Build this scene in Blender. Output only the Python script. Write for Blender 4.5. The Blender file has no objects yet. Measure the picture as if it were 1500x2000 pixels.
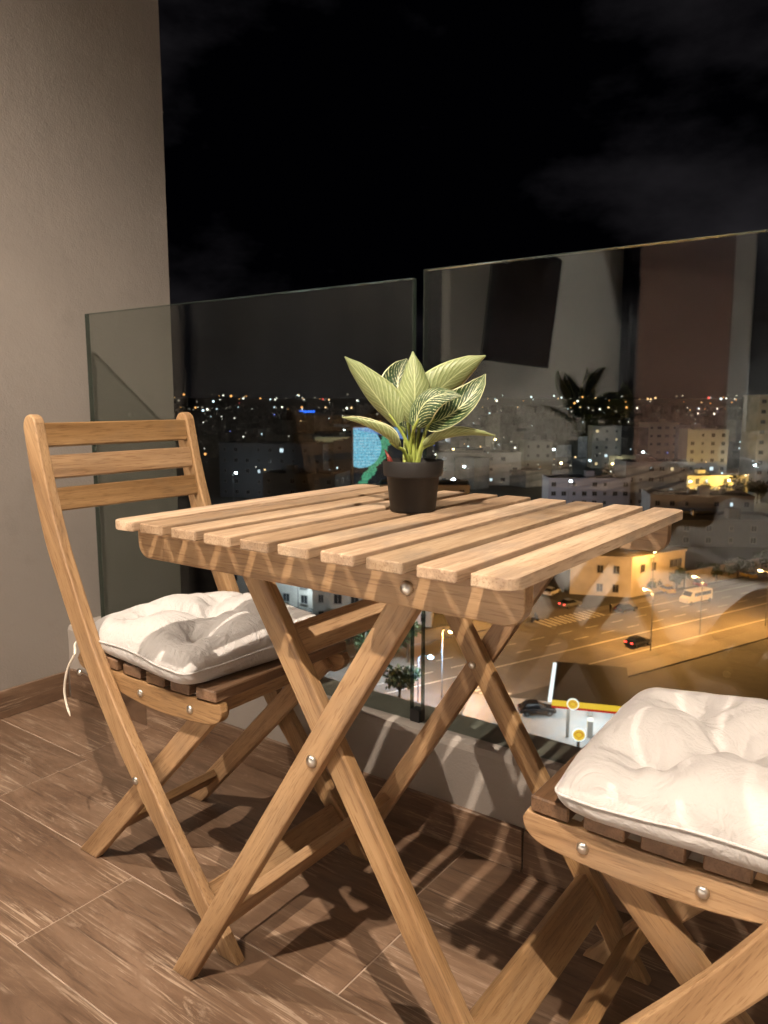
import bpy, bmesh, math, random
import numpy as np
from mathutils import Vector, Matrix, noise as mnoise
R = math.radians
random.seed(7)
sc = bpy.context.scene
COL = sc.collection

# ------------------------------------------------------------------ camera
cam = bpy.data.cameras.new('camera')
cam_ob = bpy.data.objects.new('camera', cam); COL.objects.link(cam_ob); sc.camera = cam_ob
CAM = Vector((0.9336, -0.6348, 0.893))
cam_ob.location = CAM
cam_ob.rotation_euler = (R(90 - 8.28), 0, R(36.11))
cam.sensor_fit = 'VERTICAL'; cam.sensor_height = 36.0; cam.lens = 36.0 * 1510 / 2000
cam.clip_start = 0.02; cam.clip_end = 30000
cam.dof.use_dof = True; cam.dof.focus_distance = 1.15; cam.dof.aperture_fstop = cam.lens / 2.6
# ------------------------------------------------------------------ world: night sky with dim clouds
world = bpy.data.worlds.new('World'); sc.world = world; world.use_nodes = True
wn, wl = world.node_tree.nodes, world.node_tree.links
for n in list(wn): wn.remove(n)
wo = wn.new('ShaderNodeOutputWorld'); bg = wn.new('ShaderNodeBackground'); bg.inputs[1].default_value = 1.0
sky = wn.new('ShaderNodeTexSky'); sky.sky_type = 'NISHITA'; sky.sun_disc = False
sky.sun_elevation = R(-9); sky.sun_rotation = R(200)
skm = wn.new('ShaderNodeVectorMath'); skm.operation = 'SCALE'; skm.inputs['Scale'].default_value = 0.08
wl.new(sky.outputs[0], skm.inputs[0])
tc = wn.new('ShaderNodeTexCoord'); mp = wn.new('ShaderNodeMapping'); mp.inputs['Scale'].default_value = (1, 1, 2.1); mp.inputs['Location'].default_value = (10.17, 15.57, 10.64)
nz = wn.new('ShaderNodeTexNoise'); nz.inputs['Scale'].default_value = 2.3; nz.inputs['Detail'].default_value = 7; nz.inputs['Roughness'].default_value = 0.55
cr = wn.new('ShaderNodeValToRGB'); cr.color_ramp.elements[0].position = 0.50; cr.color_ramp.elements[0].color = (0.00025, 0.00025, 0.0006, 1)
cr.color_ramp.elements[1].position = 0.74; cr.color_ramp.elements[1].color = (0.016, 0.0145, 0.0165, 1)
wl.new(tc.outputs['Generated'], mp.inputs[0]); wl.new(mp.outputs[0], nz.inputs['Vector']); 
sx = wn.new('ShaderNodeSeparateXYZ'); wl.new(tc.outputs['Generated'], sx.inputs[0])
el = wn.new('ShaderNodeMapRange'); el.inputs['From Min'].default_value = 0.28; el.inputs['From Max'].default_value = 0.02; el.inputs['To Min'].default_value = 0.0; el.inputs['To Max'].default_value = 0.13; wl.new(sx.outputs[2], el.inputs['Value'])
nf = wn.new('ShaderNodeMath'); nf.operation = 'ADD'; wl.new(nz.outputs['Fac'], nf.inputs[0]); wl.new(el.outputs[0], nf.inputs[1])
ad = wn.new('ShaderNodeVectorMath'); ad.operation = 'ADD'
wl.new(nf.outputs[0], cr.inputs[0]); wl.new(skm.outputs[0], ad.inputs[0]); wl.new(cr.outputs[0], ad.inputs[1]); wl.new(ad.outputs[0], bg.inputs[0]); wl.new(bg.outputs[0], wo.inputs[0])
# faint sun lamp added for a little ambient: almost nothing
sun = bpy.data.lights.new('faint_sun', 'SUN'); sun.energy = 0.004; sun.angle = R(0.5); sun.color = (0.8, 0.87, 1)
so = bpy.data.objects.new('faint_sun', sun); COL.objects.link(so); so.rotation_euler = (R(40), 0, R(150))
sc.view_settings.view_transform = 'Standard'; sc.view_settings.look = 'None'; sc.view_settings.gamma = 1; sc.view_settings.exposure = 0.0
sc.view_settings.use_curve_mapping = False
sc.cycles.use_denoising = True
sc.cycles.max_bounces = 8; sc.cycles.diffuse_bounces = 4; sc.cycles.transparent_max_bounces = 24
sc.cycles.sample_clamp_indirect = 6; sc.cycles.caustics_reflective = False; sc.cycles.caustics_refractive = False

# ------------------------------------------------------------------ helpers
def lin(r, g, b):
    f = lambda c: (c / 255 / 12.92) if c / 255 <= 0.04045 else ((c / 255 + 0.055) / 1.055) ** 2.4
    return (f(r), f(g), f(b), 1)
ROOTM = {}
def obj(name, me, mat=None, parent=None, M=None, smooth=False):
    if isinstance(me, bmesh.types.BMesh):
        m = bpy.data.meshes.new(name); me.to_mesh(m); me.free(); me = m
    o = bpy.data.objects.new(name, me); COL.objects.link(o)
    if mat is not None:
        if len(me.materials) == 0: me.materials.append(mat)
        elif me.materials[0] is not mat:
            o.material_slots[0].link = 'OBJECT'; o.material_slots[0].material = mat
    if smooth:
        for p in me.polygons: p.use_smooth = True
    M = M if M is not None else Matrix()
    ROOTM[o.name] = M
    if parent is not None:
        o.parent = parent; M = ROOTM[parent.name].inverted() @ M
    o.matrix_local = M if parent is not None else M
    return o
def tag(o, label, cat, group=None, kind=None):
    o['label'] = label; o['category'] = cat
    if group: o['group'] = group
    if kind: o['kind'] = kind
    return o
def structure(o): o['kind'] = 'structure'; return o
def stuff(o, label, cat): o['kind'] = 'stuff'; o['label'] = label; o['category'] = cat; return o
def thing(name, label, cat, loc=(0, 0, 0), rz=0, group=None):
    o = bpy.data.objects.new(name, None); COL.objects.link(o); o.empty_display_size = 0.1
    M = Matrix.Translation(loc) @ Matrix.Rotation(rz, 4, 'Z'); o.matrix_local = M; ROOTM[o.name] = M
    return tag(o, label, cat, group)
def T(x, y, z): return Matrix.Translation((x, y, z))
def RZ(a): return Matrix.Rotation(a, 4, 'Z')
def copy_tree(root, M, label=None, group=None):
    def rec(o, par):
        c = o.copy(); COL.objects.link(c)
        if par is not None: c.parent = par
        for ch in o.children: rec(ch, c)
        return c
    r = rec(root, None); r.matrix_local = M; ROOTM[r.name] = M
    if label: r['label'] = label
    if group: r['group'] = group
    return r
_bc = {}
def boxm(sx, sy, sz, bev=0.0, seg=1):
    """box centred on the origin, bevelled, cached"""
    k = (round(sx, 4), round(sy, 4), round(sz, 4), bev, seg)
    if k in _bc: return _bc[k]
    bm = bmesh.new(); bmesh.ops.create_cube(bm, size=1)
    bmesh.ops.scale(bm, vec=(sx, sy, sz), verts=bm.verts)
    if bev > 0: bmesh.ops.bevel(bm, geom=bm.edges[:], offset=bev, segments=seg, profile=0.6, affect='EDGES')
    m = bpy.data.meshes.new('box'); bm.to_mesh(m); bm.free(); _bc[k] = m
    return m
def boxes(lst):
    """one bmesh out of several boxes (x0,x1,y0,y1,z0,z1)"""
    bm = bmesh.new()
    for x0, x1, y0, y1, z0, z1 in lst:
        M = Matrix.Translation(((x0 + x1) / 2, (y0 + y1) / 2, (z0 + z1) / 2)) @ Matrix.Diagonal((x1 - x0, y1 - y0, z1 - z0, 1))
        bmesh.ops.create_cube(bm, size=1, matrix=M)
    return bm
def prism(poly, y0, y1, bev=0.0, seg=2):
    """polygon in the x-z plane extruded from y0 to y1, edges bevelled"""
    bm = bmesh.new(); n = len(poly)
    a = [bm.verts.new((x, y0, z)) for x, z in poly]; b = [bm.verts.new((x, y1, z)) for x, z in poly]
    fa = bm.faces.new(a); fb = bm.faces.new(b[::-1])
    for i in range(n): bm.faces.new((a[i], b[i], b[(i + 1) % n], a[(i + 1) % n]))
    bmesh.ops.recalc_face_normals(bm, faces=bm.faces[:])
    if bev > 0:
        es = [e for e in bm.edges if (fa in e.link_faces or fb in e.link_faces)]
        bmesh.ops.bevel(bm, geom=es, offset=bev, segments=seg, profile=0.5, affect='EDGES')
    return bm
def lathe(prof, n=32, cap0=True, cap1=True):
    bm = bmesh.new(); rings = []
    for r, z in prof: rings.append([bm.verts.new((r * math.cos(2 * math.pi * i / n), r * math.sin(2 * math.pi * i / n), z)) for i in range(n)])
    for a, b in zip(rings, rings[1:]):
        for i in range(n): bm.faces.new((a[i], a[(i + 1) % n], b[(i + 1) % n], b[i]))
    if cap0: bm.faces.new(rings[0][::-1])
    if cap1: bm.faces.new(rings[-1])
    bmesh.ops.recalc_face_normals(bm, faces=bm.faces[:])
    return bm
def tube(pts, rad, n=8, closed=False, bm=None):
    bm = bm or bmesh.new(); P = [Vector(p) for p in pts]; N = len(P)
    rad = rad if isinstance(rad, (list, tuple)) else [rad] * N
    up = Vector((0.13, 0.21, 0.97)); rings = []
    for i in range(N):
        d = (P[(i + 1) % N] - P[i - 1]) if closed else (P[min(i + 1, N - 1)] - P[max(i - 1, 0)])
        d.normalize(); s = d.cross(up)
        if s.length < 1e-3: s = d.cross(Vector((1, 0, 0)))
        s.normalize(); u = s.cross(d)
        rings.append([bm.verts.new(P[i] + rad[i] * (math.cos(2 * math.pi * k / n) * s + math.sin(2 * math.pi * k / n) * u)) for k in range(n)])
    for i in range(N if closed else N - 1):
        a, b = rings[i], rings[(i + 1) % N]
        for k in range(n): bm.faces.new((a[k], a[(k + 1) % n], b[(k + 1) % n], b[k]))
    if not closed: bm.faces.new(rings[0][::-1]); bm.faces.new(rings[-1])
    bmesh.ops.recalc_face_normals(bm, faces=bm.faces[:])
    return bm
def spline(pts, n):
    P = [Vector(p) for p in pts]; P = [2 * P[0] - P[1]] + P + [2 * P[-1] - P[-2]]; out = []
    for i in range(1, len(P) - 2):
        for k in range(n):
            t = k / n; a, b, c, d = P[i - 1:i + 3]
            out.append(0.5 * ((2 * b) + (c - a) * t + (2 * a - 5 * b + 4 * c - d) * t * t + (3 * b - a - 3 * c + d) * t ** 3))
    out.append(P[-2]); return out

# ------------------------------------------------------------------ materials
class NT:
    def __init__(s, name):
        s.m = bpy.data.materials.new(name); s.m.use_nodes = True; s.n = s.m.node_tree.nodes; s.l = s.m.node_tree.links
        s.b = s.n['Principled BSDF']; s.out = s.n['Material Output']
    def new(s, t, **kw):
        nd = s.n.new(t)
        for k, v in kw.items():
            if k in nd.inputs: nd.inputs[k].default_value = v
            else: setattr(nd, k, v)
        return nd
    def link(s, a, b): s.l.new(a, b)
    def tex(s, kind='Object', scale=(1, 1, 1), rnd=0.0):
        c = s.new('ShaderNodeTexCoord'); m = s.new('ShaderNodeMapping'); m.inputs['Scale'].default_value = scale
        s.link(c.outputs[kind], m.inputs[0])
        if rnd:
            oi = s.new('ShaderNodeObjectInfo'); v = s.new('ShaderNodeVectorMath', operation='SCALE'); v.inputs[0].default_value = (rnd, rnd * 1.7, rnd * 0.6)
            s.link(oi.outputs['Random'], v.inputs['Scale']); s.link(v.outputs[0], m.inputs['Location'])
        return m.outputs[0]
    def noise(s, vec, scale, detail=4, rough=0.5, dist=0.0):
        t = s.new('ShaderNodeTexNoise'); t.inputs['Scale'].default_value = scale; t.inputs['Detail'].default_value = detail
        t.inputs['Roughness'].default_value = rough; t.inputs['Distortion'].default_value = dist
        if vec is not None: s.link(vec, t.inputs['Vector'])
        return t.outputs['Fac']
    def ramp(s, fac, stops):
        r = s.new('ShaderNodeValToRGB'); e = r.color_ramp.elements
        while len(e) < len(stops): e.new(0.5)
        for i, (p, c) in enumerate(stops):
            e[i].position = p; e[i].color = c if len(c) == 4 else (*c, 1)
        s.link(fac, r.inputs[0]); return r.outputs[0]
    def mix(s, a, b, fac, mode='MIX'):
        m = s.new('ShaderNodeMix', data_type='RGBA', blend_type=mode)
        for i, v in ((0, fac), (6, a), (7, b)):
            if hasattr(v, 'is_output'): s.link(v, m.inputs[i])
            elif i == 0: m.inputs[0].default_value = v
            else: m.inputs[i].default_value = v if len(v) == 4 else (*v, 1)
        return m.outputs[2]
    def math(s, op, a, b=0.0, c=0.0):
        m = s.new('ShaderNodeMath', operation=op)
        for i, v in enumerate((a, b, c)):
            if hasattr(v, 'is_output'): s.link(v, m.inputs[i])
            else: m.inputs[i].default_value = v
        return m.outputs[0]
    def base(s, c):
        if hasattr(c, 'is_output'): s.link(c, s.b.inputs['Base Color'])
        else: s.b.inputs['Base Color'].default_value = c if len(c) == 4 else (*c, 1)
    def bump(s, h, strength, dist=0.002):
        b = s.new('ShaderNodeBump'); b.inputs['Strength'].default_value = strength; b.inputs['Distance'].default_value = dist
        s.link(h, b.inputs['Height']); s.link(b.outputs[0], s.b.inputs['Normal'])
    def rough(s, v):
        if hasattr(v, 'is_output'): s.link(v, s.b.inputs['Roughness'])
        else: s.b.inputs['Roughness'].default_value = v

def plain(name, col, rough=0.6, metal=0.0, var=0.0, scale=8.0):
    t = NT(name)
    if var:
        f = t.noise(t.tex('Object', (1, 1, 1), 5.0), scale, 5, 0.6)
        t.base(t.ramp(f, [(0.3, tuple(c * (1 - var) for c in col[:3])), (0.7, tuple(min(1, c * (1 + var)) for c in col[:3]))]))
    else: t.base(col)
    t.rough(rough); t.b.inputs['Metallic'].default_value = metal
    return t.m
def emit(name, col, strength):
    t = NT(name); e = t.new('ShaderNodeEmission'); e.inputs[0].default_value = (*col[:3], 1); e.inputs[1].default_value = strength
    t.link(e.outputs[0], t.out.inputs[0]); return t.m
def wood(name, dark, mid, light, stain=0.0, rough=0.5, gscale=1.0):
    """solid wood, grain along local X; each piece takes its own offset and tone"""
    t = NT(name)
    g1 = t.noise(t.tex('Object', (1.1, 11, 11), 9.0), 1.2, 4, 0.55, 0.7)
    g2 = t.noise(t.tex('Object', (3.0, 85, 85), 5.0), 1.0, 4, 0.6, 0.3)
    f = t.noise(t.tex('Object', (26, 430, 430), 13.0), 1.0, 3, 0.6)
    g = t.math('MULTIPLY_ADD', g2, 0.42, t.math('MULTIPLY', g1, 0.58))
    c = t.ramp(g, [(0.36, dark), (0.5, mid), (0.62, light)])
    pores = t.ramp(f, [(0.37, (0.62, 0.56, 0.5)), (0.47, (1, 1, 1))])
    c = t.mix(c, pores, 0.75, 'MULTIPLY')
    if stain:
        s_ = t.noise(t.tex('Object', (5, 9, 9), 21.0), 1.3, 6, 0.65)
        gray = tuple(0.55 * x + 0.45 * (sum(mid) / 3) for x in mid)
        c = t.mix(c, tuple(x * 0.62 for x in gray), t.ramp(s_, [(0.5, (0, 0, 0)), (0.72, (stain, stain, stain))]))
        s2 = t.noise(t.tex('Object', (9, 60, 60), 3.0), 1.0, 4, 0.7)
        c = t.mix(c, tuple(min(1, x * 1.5) for x in light), t.ramp(s2, [(0.6, (0, 0, 0)), (0.75, (stain * 0.5,) * 3)]))
    oi = t.new('ShaderNodeObjectInfo'); hs = t.new('ShaderNodeHueSaturation')
    t.link(t.math('MULTIPLY_ADD', oi.outputs['Random'], 0.5, 0.76), hs.inputs['Value'])
    t.link(t.math('MULTIPLY_ADD', oi.outputs['Random'], -0.16, 1.06), hs.inputs['Saturation'])
    t.link(c, hs.inputs['Color']); t.base(hs.outputs[0])
    t.rough(t.math('MULTIPLY_ADD', g, 0.25, rough - 0.1))
    t.bump(t.math('MULTIPLY_ADD', f, 0.7, g), 0.25, 0.0012)
    return t.m
M_TOP = wood('table_top_wood', (0.235, 0.15, 0.088), (0.375, 0.256, 0.158), (0.49, 0.36, 0.24), stain=0.9, rough=0.55)
M_LEG = wood('acacia_wood', (0.21, 0.115, 0.05), (0.335, 0.2, 0.094), (0.44, 0.28, 0.143), stain=0.4, rough=0.45)
M_SEAT_SHADED = wood('shaded_seat_slat_wood', (0.085, 0.044, 0.022), (0.15, 0.082, 0.042), (0.21, 0.12, 0.065), stain=0.4, rough=0.5)  # chair wood again, with cushion and table shade put into darker tones
M_STEEL = plain('bolt_steel', (0.72, 0.7, 0.66), 0.28, 1.0)

def tile_mat():
    t = NT('wood_look_tile')
    a = t.noise(t.tex('Object', (1.6, 7.0, 7.0), 17.0), 1.6, 8, 0.68, 1.2)
    b = t.noise(t.tex('Object', (4.5, 120, 120), 7.0), 1.0, 8, 0.72, 0.9)
    b2 = t.noise(t.tex('Object', (9, 34, 34), 19.0), 1.0, 8, 0.75, 0.7)
    c = t.noise(t.tex('Object', (2.6, 5.5, 5.5), 11.0), 1.5, 6, 0.65, 0.8)
    col = t.ramp(a, [(0.28, (0.085, 0.049, 0.030)), (0.5, (0.15, 0.092, 0.058)), (0.72, (0.235, 0.153, 0.102))])
    msk = t.ramp(c, [(0.42, (0, 0, 0)), (0.62, (1, 1, 1))])
    streak = t.math('MULTIPLY', t.math('MAXIMUM', t.ramp(b, [(0.53, (0, 0, 0)), (0.60, (1, 1, 1))]), t.ramp(b2, [(0.58, (0, 0, 0)), (0.66, (1, 1, 1))])), msk)
    col = t.mix(col, (0.50, 0.385, 0.285), t.math('MULTIPLY', streak, 0.6))
    dk = t.noise(t.tex('Object', (5, 90, 90), 3.0), 1.1, 6, 0.7)
    col = t.mix(col, (0.035, 0.018, 0.011), t.ramp(dk, [(0.55, (0, 0, 0)), (0.68, (0.6, 0.6, 0.6))]))
    oi = t.new('ShaderNodeObjectInfo'); hs = t.new('ShaderNodeHueSaturation')
    t.link(t.math('MULTIPLY_ADD', oi.outputs['Random'], 0.3, 0.9), hs.inputs['Value']); t.link(col, hs.inputs['Color']); t.base(hs.outputs[0])
    t.rough(t.math('MULTIPLY_ADD', b, 0.3, 0.27)); t.bump(t.math('ADD', b, a), 0.35, 0.0015)
    return t.m
M_TILE = tile_mat()
M_GROUT = plain('grout', (0.36, 0.275, 0.21), 0.9, var=0.2, scale=30)
def plaster(name, c1, c2):
    t = NT(name); v = t.tex('Object', (1, 1, 1))
    a = t.noise(v, 1.4, 6, 0.6, 0.4); b = t.noise(v, 190, 3, 0.6); c = t.noise(v, 9, 5, 0.65)
    col = t.ramp(a, [(0.3, c1), (0.7, c2)])
    col = t.mix(col, tuple(x * 0.8 for x in c1), t.ramp(c, [(0.58, (0, 0, 0)), (0.78, (0.35, 0.35, 0.35))]))
    t.base(col); t.rough(0.82); t.bump(t.math('MULTIPLY_ADD', c, 2.6, b), 0.45, 0.0022)
    return t.m
M_WALL = plaster('taupe_plaster', (0.232, 0.207, 0.186), (0.276, 0.247, 0.222))
M_KERB = plaster('kerb_plaster', (0.30, 0.268, 0.24), (0.38, 0.343, 0.31))
M_ROOMWALL = plain('room_paint', (0.66, 0.65, 0.61), 0.7, var=0.03)
M_CEIL = plain('ceiling_paint', (0.55, 0.51, 0.47), 0.8)
def glass_mat(name, tint):
    t = NT(name)
    lw = t.new('ShaderNodeLayerWeight'); lw.inputs['Blend'].default_value = 0.5
    p5 = t.math('POWER', lw.outputs['Facing'], 5.0); fr = t.math('MULTIPLY_ADD', p5, 0.952, 0.048)
    tr = t.new('ShaderNodeBsdfTransparent'); tr.inputs[0].default_value = (*tint, 1)
    gl = t.new('ShaderNodeBsdfGlossy'); gl.inputs['Roughness'].default_value = 0.0; gl.inputs[0].default_value = (1, 1, 1, 1)
    mx = t.new('ShaderNodeMixShader'); t.link(fr, mx.inputs[0]); t.link(tr.outputs[0], mx.inputs[1]); t.link(gl.outputs[0], mx.inputs[2])
    t.link(mx.outputs[0], t.out.inputs[0]); return t.m
M_GLASS = glass_mat('balustrade_glass', (0.755, 0.79, 0.77))
def glass_edge():
    t = NT('glass_edge'); t.base((0.045, 0.06, 0.052)); t.rough(0.25); t.b.inputs['Specular IOR Level'].default_value = 0.9
    tr = t.new('ShaderNodeBsdfTransparent'); tr.inputs[0].default_value = (0.7, 0.8, 0.75, 1); mx = t.new('ShaderNodeMixShader'); mx.inputs[0].default_value = 0.4
    t.link(tr.outputs[0], mx.inputs[1]); t.link(t.b.outputs[0], mx.inputs[2]); t.link(mx.outputs[0], t.out.inputs[0])
    return t.m
M_GEDGE = glass_edge()
M_BLACK = plain('black_gasket', (0.012, 0.012, 0.012), 0.5)
def fabric(name, c, scale=900, sheen=0.2):
    t = NT(name); v = t.tex('Object', (1, 1, 1)); w = t.noise(v, scale, 2, 0.5); a = t.noise(v, 7, 4, 0.6)
    t.base(t.ramp(a, [(0.3, tuple(x * 0.93 for x in c)), (0.7, c)])); t.rough(0.75)
    t.b.inputs['Sheen Weight'].default_value = sheen; t.bump(w, 0.12, 0.0006); return t.m
def cotton():
    t = NT('cream_cotton'); v = t.tex('Object', (1, 1, 1))
    w1 = t.new('ShaderNodeTexWave'); w1.inputs['Scale'].default_value = 420; w1.bands_direction = 'X'; t.link(v, w1.inputs[0])
    w2 = t.new('ShaderNodeTexWave'); w2.inputs['Scale'].default_value = 420; w2.bands_direction = 'Y'; t.link(v, w2.inputs[0])
    cr1 = t.noise(v, 11, 5, 0.55, 2.2); cr2 = t.noise(v, 34, 4, 0.6, 1.4); a = t.noise(v, 6, 4, 0.6)
    rid = t.math('ABSOLUTE', t.math('SUBTRACT', cr1, 0.5)); rid2 = t.math('ABSOLUTE', t.math('SUBTRACT', cr2, 0.5))
    h = t.math('ADD', t.math('MULTIPLY', t.math('ADD', w1.outputs['Fac'], w2.outputs['Fac']), 0.010), t.math('ADD', t.math('MULTIPLY', rid, 1.5), t.math('MULTIPLY', rid2, 0.4)))
    t.base(t.ramp(a, [(0.3, (0.515, 0.495, 0.485)), (0.7, (0.575, 0.555, 0.545))])); t.rough(0.7); t.b.inputs['Sheen Weight'].default_value = 0.15
    t.bump(h, 0.8, 0.008); return t.m
M_CUSH = cotton()

# ------------------------------------------------------------------ balcony shell
XW = -1.17          # left wall plane
YG = 0.655          # inner face of the balustrade glass
# grout bed and single tiles
fl_ = structure(obj('balcony_floor', boxes([(XW, 2.6, -0.72, 0.63, -0.12, -0.0012)]), M_GROUT))
tile_me = boxm(0.9978, 0.2278, 0.012, 0.0010)
rows = [0.52 - 0.23 * k for k in range(6)]
offs = [0.22, -0.745, -0.245, 0.36, -0.62, 0.08, -0.4, 0.51, -0.15, 0.3, -0.8, 0.1, -0.33, 0.44, -0.05, -0.6, 0.2]
for ri, yc in enumerate(rows):
    x = offs[ri]
    while x > XW: x -= 1.0
    while x < 2.6:
        x0, x1 = max(x, XW) + 0.0011, min(x + 1.0, 2.6) - 0.0011
        if x1 - x0 > 0.02:
            y0, y1 = max(yc - 0.115, -0.72) + 0.0011, min(yc + 0.115, 0.63) - 0.0011
            if yc - 0.115 > -0.72 or y1 > -0.6:
                full = (x1 - x0) > 0.99 and (y1 - y0) > 0.22
                me = tile_me if full else boxm(x1 - x0, y1 - y0, 0.012, 0.0012)
                obj('tile', me, M_TILE, fl_, T((x0 + x1) / 2, (y0 + y1) / 2, -0.006 + random.uniform(-0.0003, 0.0003)) @ RZ(math.pi * random.randint(0, 1)))
        x += 1.0
# left wall, with a tile skirting
wl_ = tag(obj('plaster_wall', boxes([(XW - 0.25, XW, -0.90, 1.058, -0.6, 2.59)]), M_WALL), 'taupe plastered side wall rising at the left of the balcony', 'wall')
xs = [-1.15, -0.33, 0.62]
for a, b in ((-0.7, -0.40), (-0.397, 0.6155)):
    obj('skirting_tile', boxm(b - a, 0.010, 0.079, 0.0012), M_TILE, wl_, T(XW + 0.0055, (a + b) / 2, 0.0405) @ RZ(math.pi / 2))
obj('wall_plug', lathe([(0.0, 0.0), (0.006, 0.0), (0.007, 0.004), (0.003, 0.006)], 12, False), plain('plug_plastic', (0.75, 0.72, 0.68), 0.5), wl_, T(XW + 0.001, 0.43, 0.845) @ Matrix.Rotation(R(90), 4, 'Y'))
# kerb under the glass
kbm = prism([(0.627, -0.6), (0.627, 0.206), (0.632, 0.218), (0.645, 0.222), (0.742, 0.222), (0.75, 0.214), (0.75, -0.6)], XW + 0.001, 2.6)
for v in kbm.verts: v.co = (v.co.y, v.co.x, v.co.z)
bmesh.ops.reverse_faces(kbm, faces=kbm.faces[:])
kb = tag(obj('kerb_wall', kbm, M_KERB), 'low plastered kerb under the glass balustrade', 'kerb')
x = XW + 0.012
for x1 in (-0.79, 0.345, 1.48, 2.6):
    obj('skirting_tile', boxm(x1 - x - 0.003, 0.010, 0.086, 0.0012), M_TILE, kb, T((x + x1) / 2, 0.6215, 0.044)); x = x1
# glass panels
bal = thing('glass_balustrade', 'clear glass balustrade of two panels along the balcony edge', 'balustrade', (0.7, YG + 0.006, 0.222))
def glass_panel(x0, x1, z0, z1, label):
    p = obj('pane', boxes([(x0 + 0.001, x1 - 0.001, YG, YG + 0.012, z0, z1 - 0.001)]), M_GLASS, bal, Matrix()); p['label'] = label
    th = 0.0125
    def rim(nm, b): obj(nm, boxes([b]), M_GEDGE, p, Matrix())
    rim('top_edge', (x0, x1, YG - 0.0002, YG + th - 0.0003, z1 - 0.0009, z1 + 0.0008))
    rim('side_edge', (x0 - 0.0008, x0 + 0.0009, YG - 0.0002, YG + th - 0.0003, z0, z1 - 0.001))
    rim('side_edge', (x1 - 0.0009, x1 + 0.0008, YG - 0.0002, YG + th - 0.0003, z0, z1 - 0.001))
glass_panel(-1.035, 0.062, 0.2235, 1.127, 'left pane, ending just short of the side wall')
glass_panel(0.0885, 2.58, 0.2235, 1.140, 'long right pane with the bedroom reflected in it')
obj('clamp', boxes([(0.064, 0.0865, 0.651, 0.673, 0.2225, 0.248)]), M_BLACK, bal, Matrix())
# ceiling
structure(obj('ceiling', boxes([(XW - 0.2, 2.7, -4.3, 0.85, 2.6, 2.75)]), M_CEIL))

# downlights
M_RING = plain('white_enamel', (0.8, 0.8, 0.78), 0.35)
M_LED = emit('led_warm', (1.0, 0.78, 0.56), 6.0)
def downlight(x, y, power, label, col=(1.0, 0.84, 0.68), size=150):
    t = thing('downlight', label, 'ceiling light', (x, y, 2.6), 0, 'recessed ceiling spots')
    obj('trim_ring', lathe([(0.036, 0.0), (0.05, -0.002), (0.05, -0.006), (0.034, -0.006), (0.034, 0.0)], 32, False, False), M_RING, t, T(x, y, 2.6))
    obj('lens', lathe([(0.033, -0.003), (0.0005, -0.003)], 24, False, False), M_LED, t, T(x, y, 2.6))
    l = bpy.data.lights.new('spot', 'SPOT'); l.energy = power; l.color = col; l.shadow_soft_size = 0.013; l.spot_size = R(size); l.spot_blend = 0.35
    o = bpy.data.objects.new('spot', l); COL.objects.link(o); o.parent = t; o.matrix_local = T(0, 0, -0.03)
downlight(1.06, -0.95, 395, 'recessed spot in the ceiling above the right chair')
downlight(-0.85, -0.95, 235, 'recessed spot in the ceiling near the side wall')
downlight(-0.93, -3.05, 520, 'recessed spot in the bedroom ceiling washing the pale wall', (1.0, 0.92, 0.82), 88)

# ------------------------------------------------------------------ folding table
def bar_between(name, p0, p1, width, y0, y1, mat, parent, bev=0.003, cut0=None, cut1=None):
    """flat bar in an x-z plane from p0 to p1 (x,z), local X along the bar; ends cut level when asked"""
    d = Vector((p1[0] - p0[0], 0, p1[1] - p0[1])); L = d.length; d.normalize()
    n = Vector((-d.z, 0, d.x))                                # in-plane normal
    tan0 = (d.x / d.z) if cut0 else 0                         # level cut: shift along the bar
    w = width / 2
    s0 = (w * n.z / d.z if cut0 else 0); s1 = (w * n.z / d.z if cut1 else 0)
    poly = [(0 + s0, -w), (L + s1, -w), (L - s1, w), (0 - s0, w)]
    bm = prism(poly, -(y1 - y0) / 2, (y1 - y0) / 2, bev)
    M = Matrix(((d.x, 0, n.x, p0[0]), (0, 1, 0, (y0 + y1) / 2), (d.z, 0, n.z, p0[1]), (0, 0, 0, 1)))
    return obj(name, bm, mat, parent, M, smooth=False)
BOLT = lathe([(0.0075, -0.001), (0.0085, 0.0012), (0.007, 0.0038), (0.004, 0.0052), (0.0004, 0.0056)], 16, True, True)
BOLT_ME = bpy.data.meshes.new('bolt'); BOLT.to_mesh(BOLT_ME); BOLT.free()
for p in BOLT_ME.polygons: p.use_smooth = True
def bolt(parent, x, y, z, side=-1, s=1.0):
    obj('bolt', BOLT_ME, M_STEEL, parent, T(x, y, z) @ Matrix.Rotation(R(90) * (1 if side < 0 else -1), 4, 'X') @ Matrix.Scale(s, 4))
HT, TL = 0.728, 0.57
tb = thing('folding_table', 'slatted wooden folding table with crossed legs, carrying the potted plant', 'table', (0.31, 0.285, 0))
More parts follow.
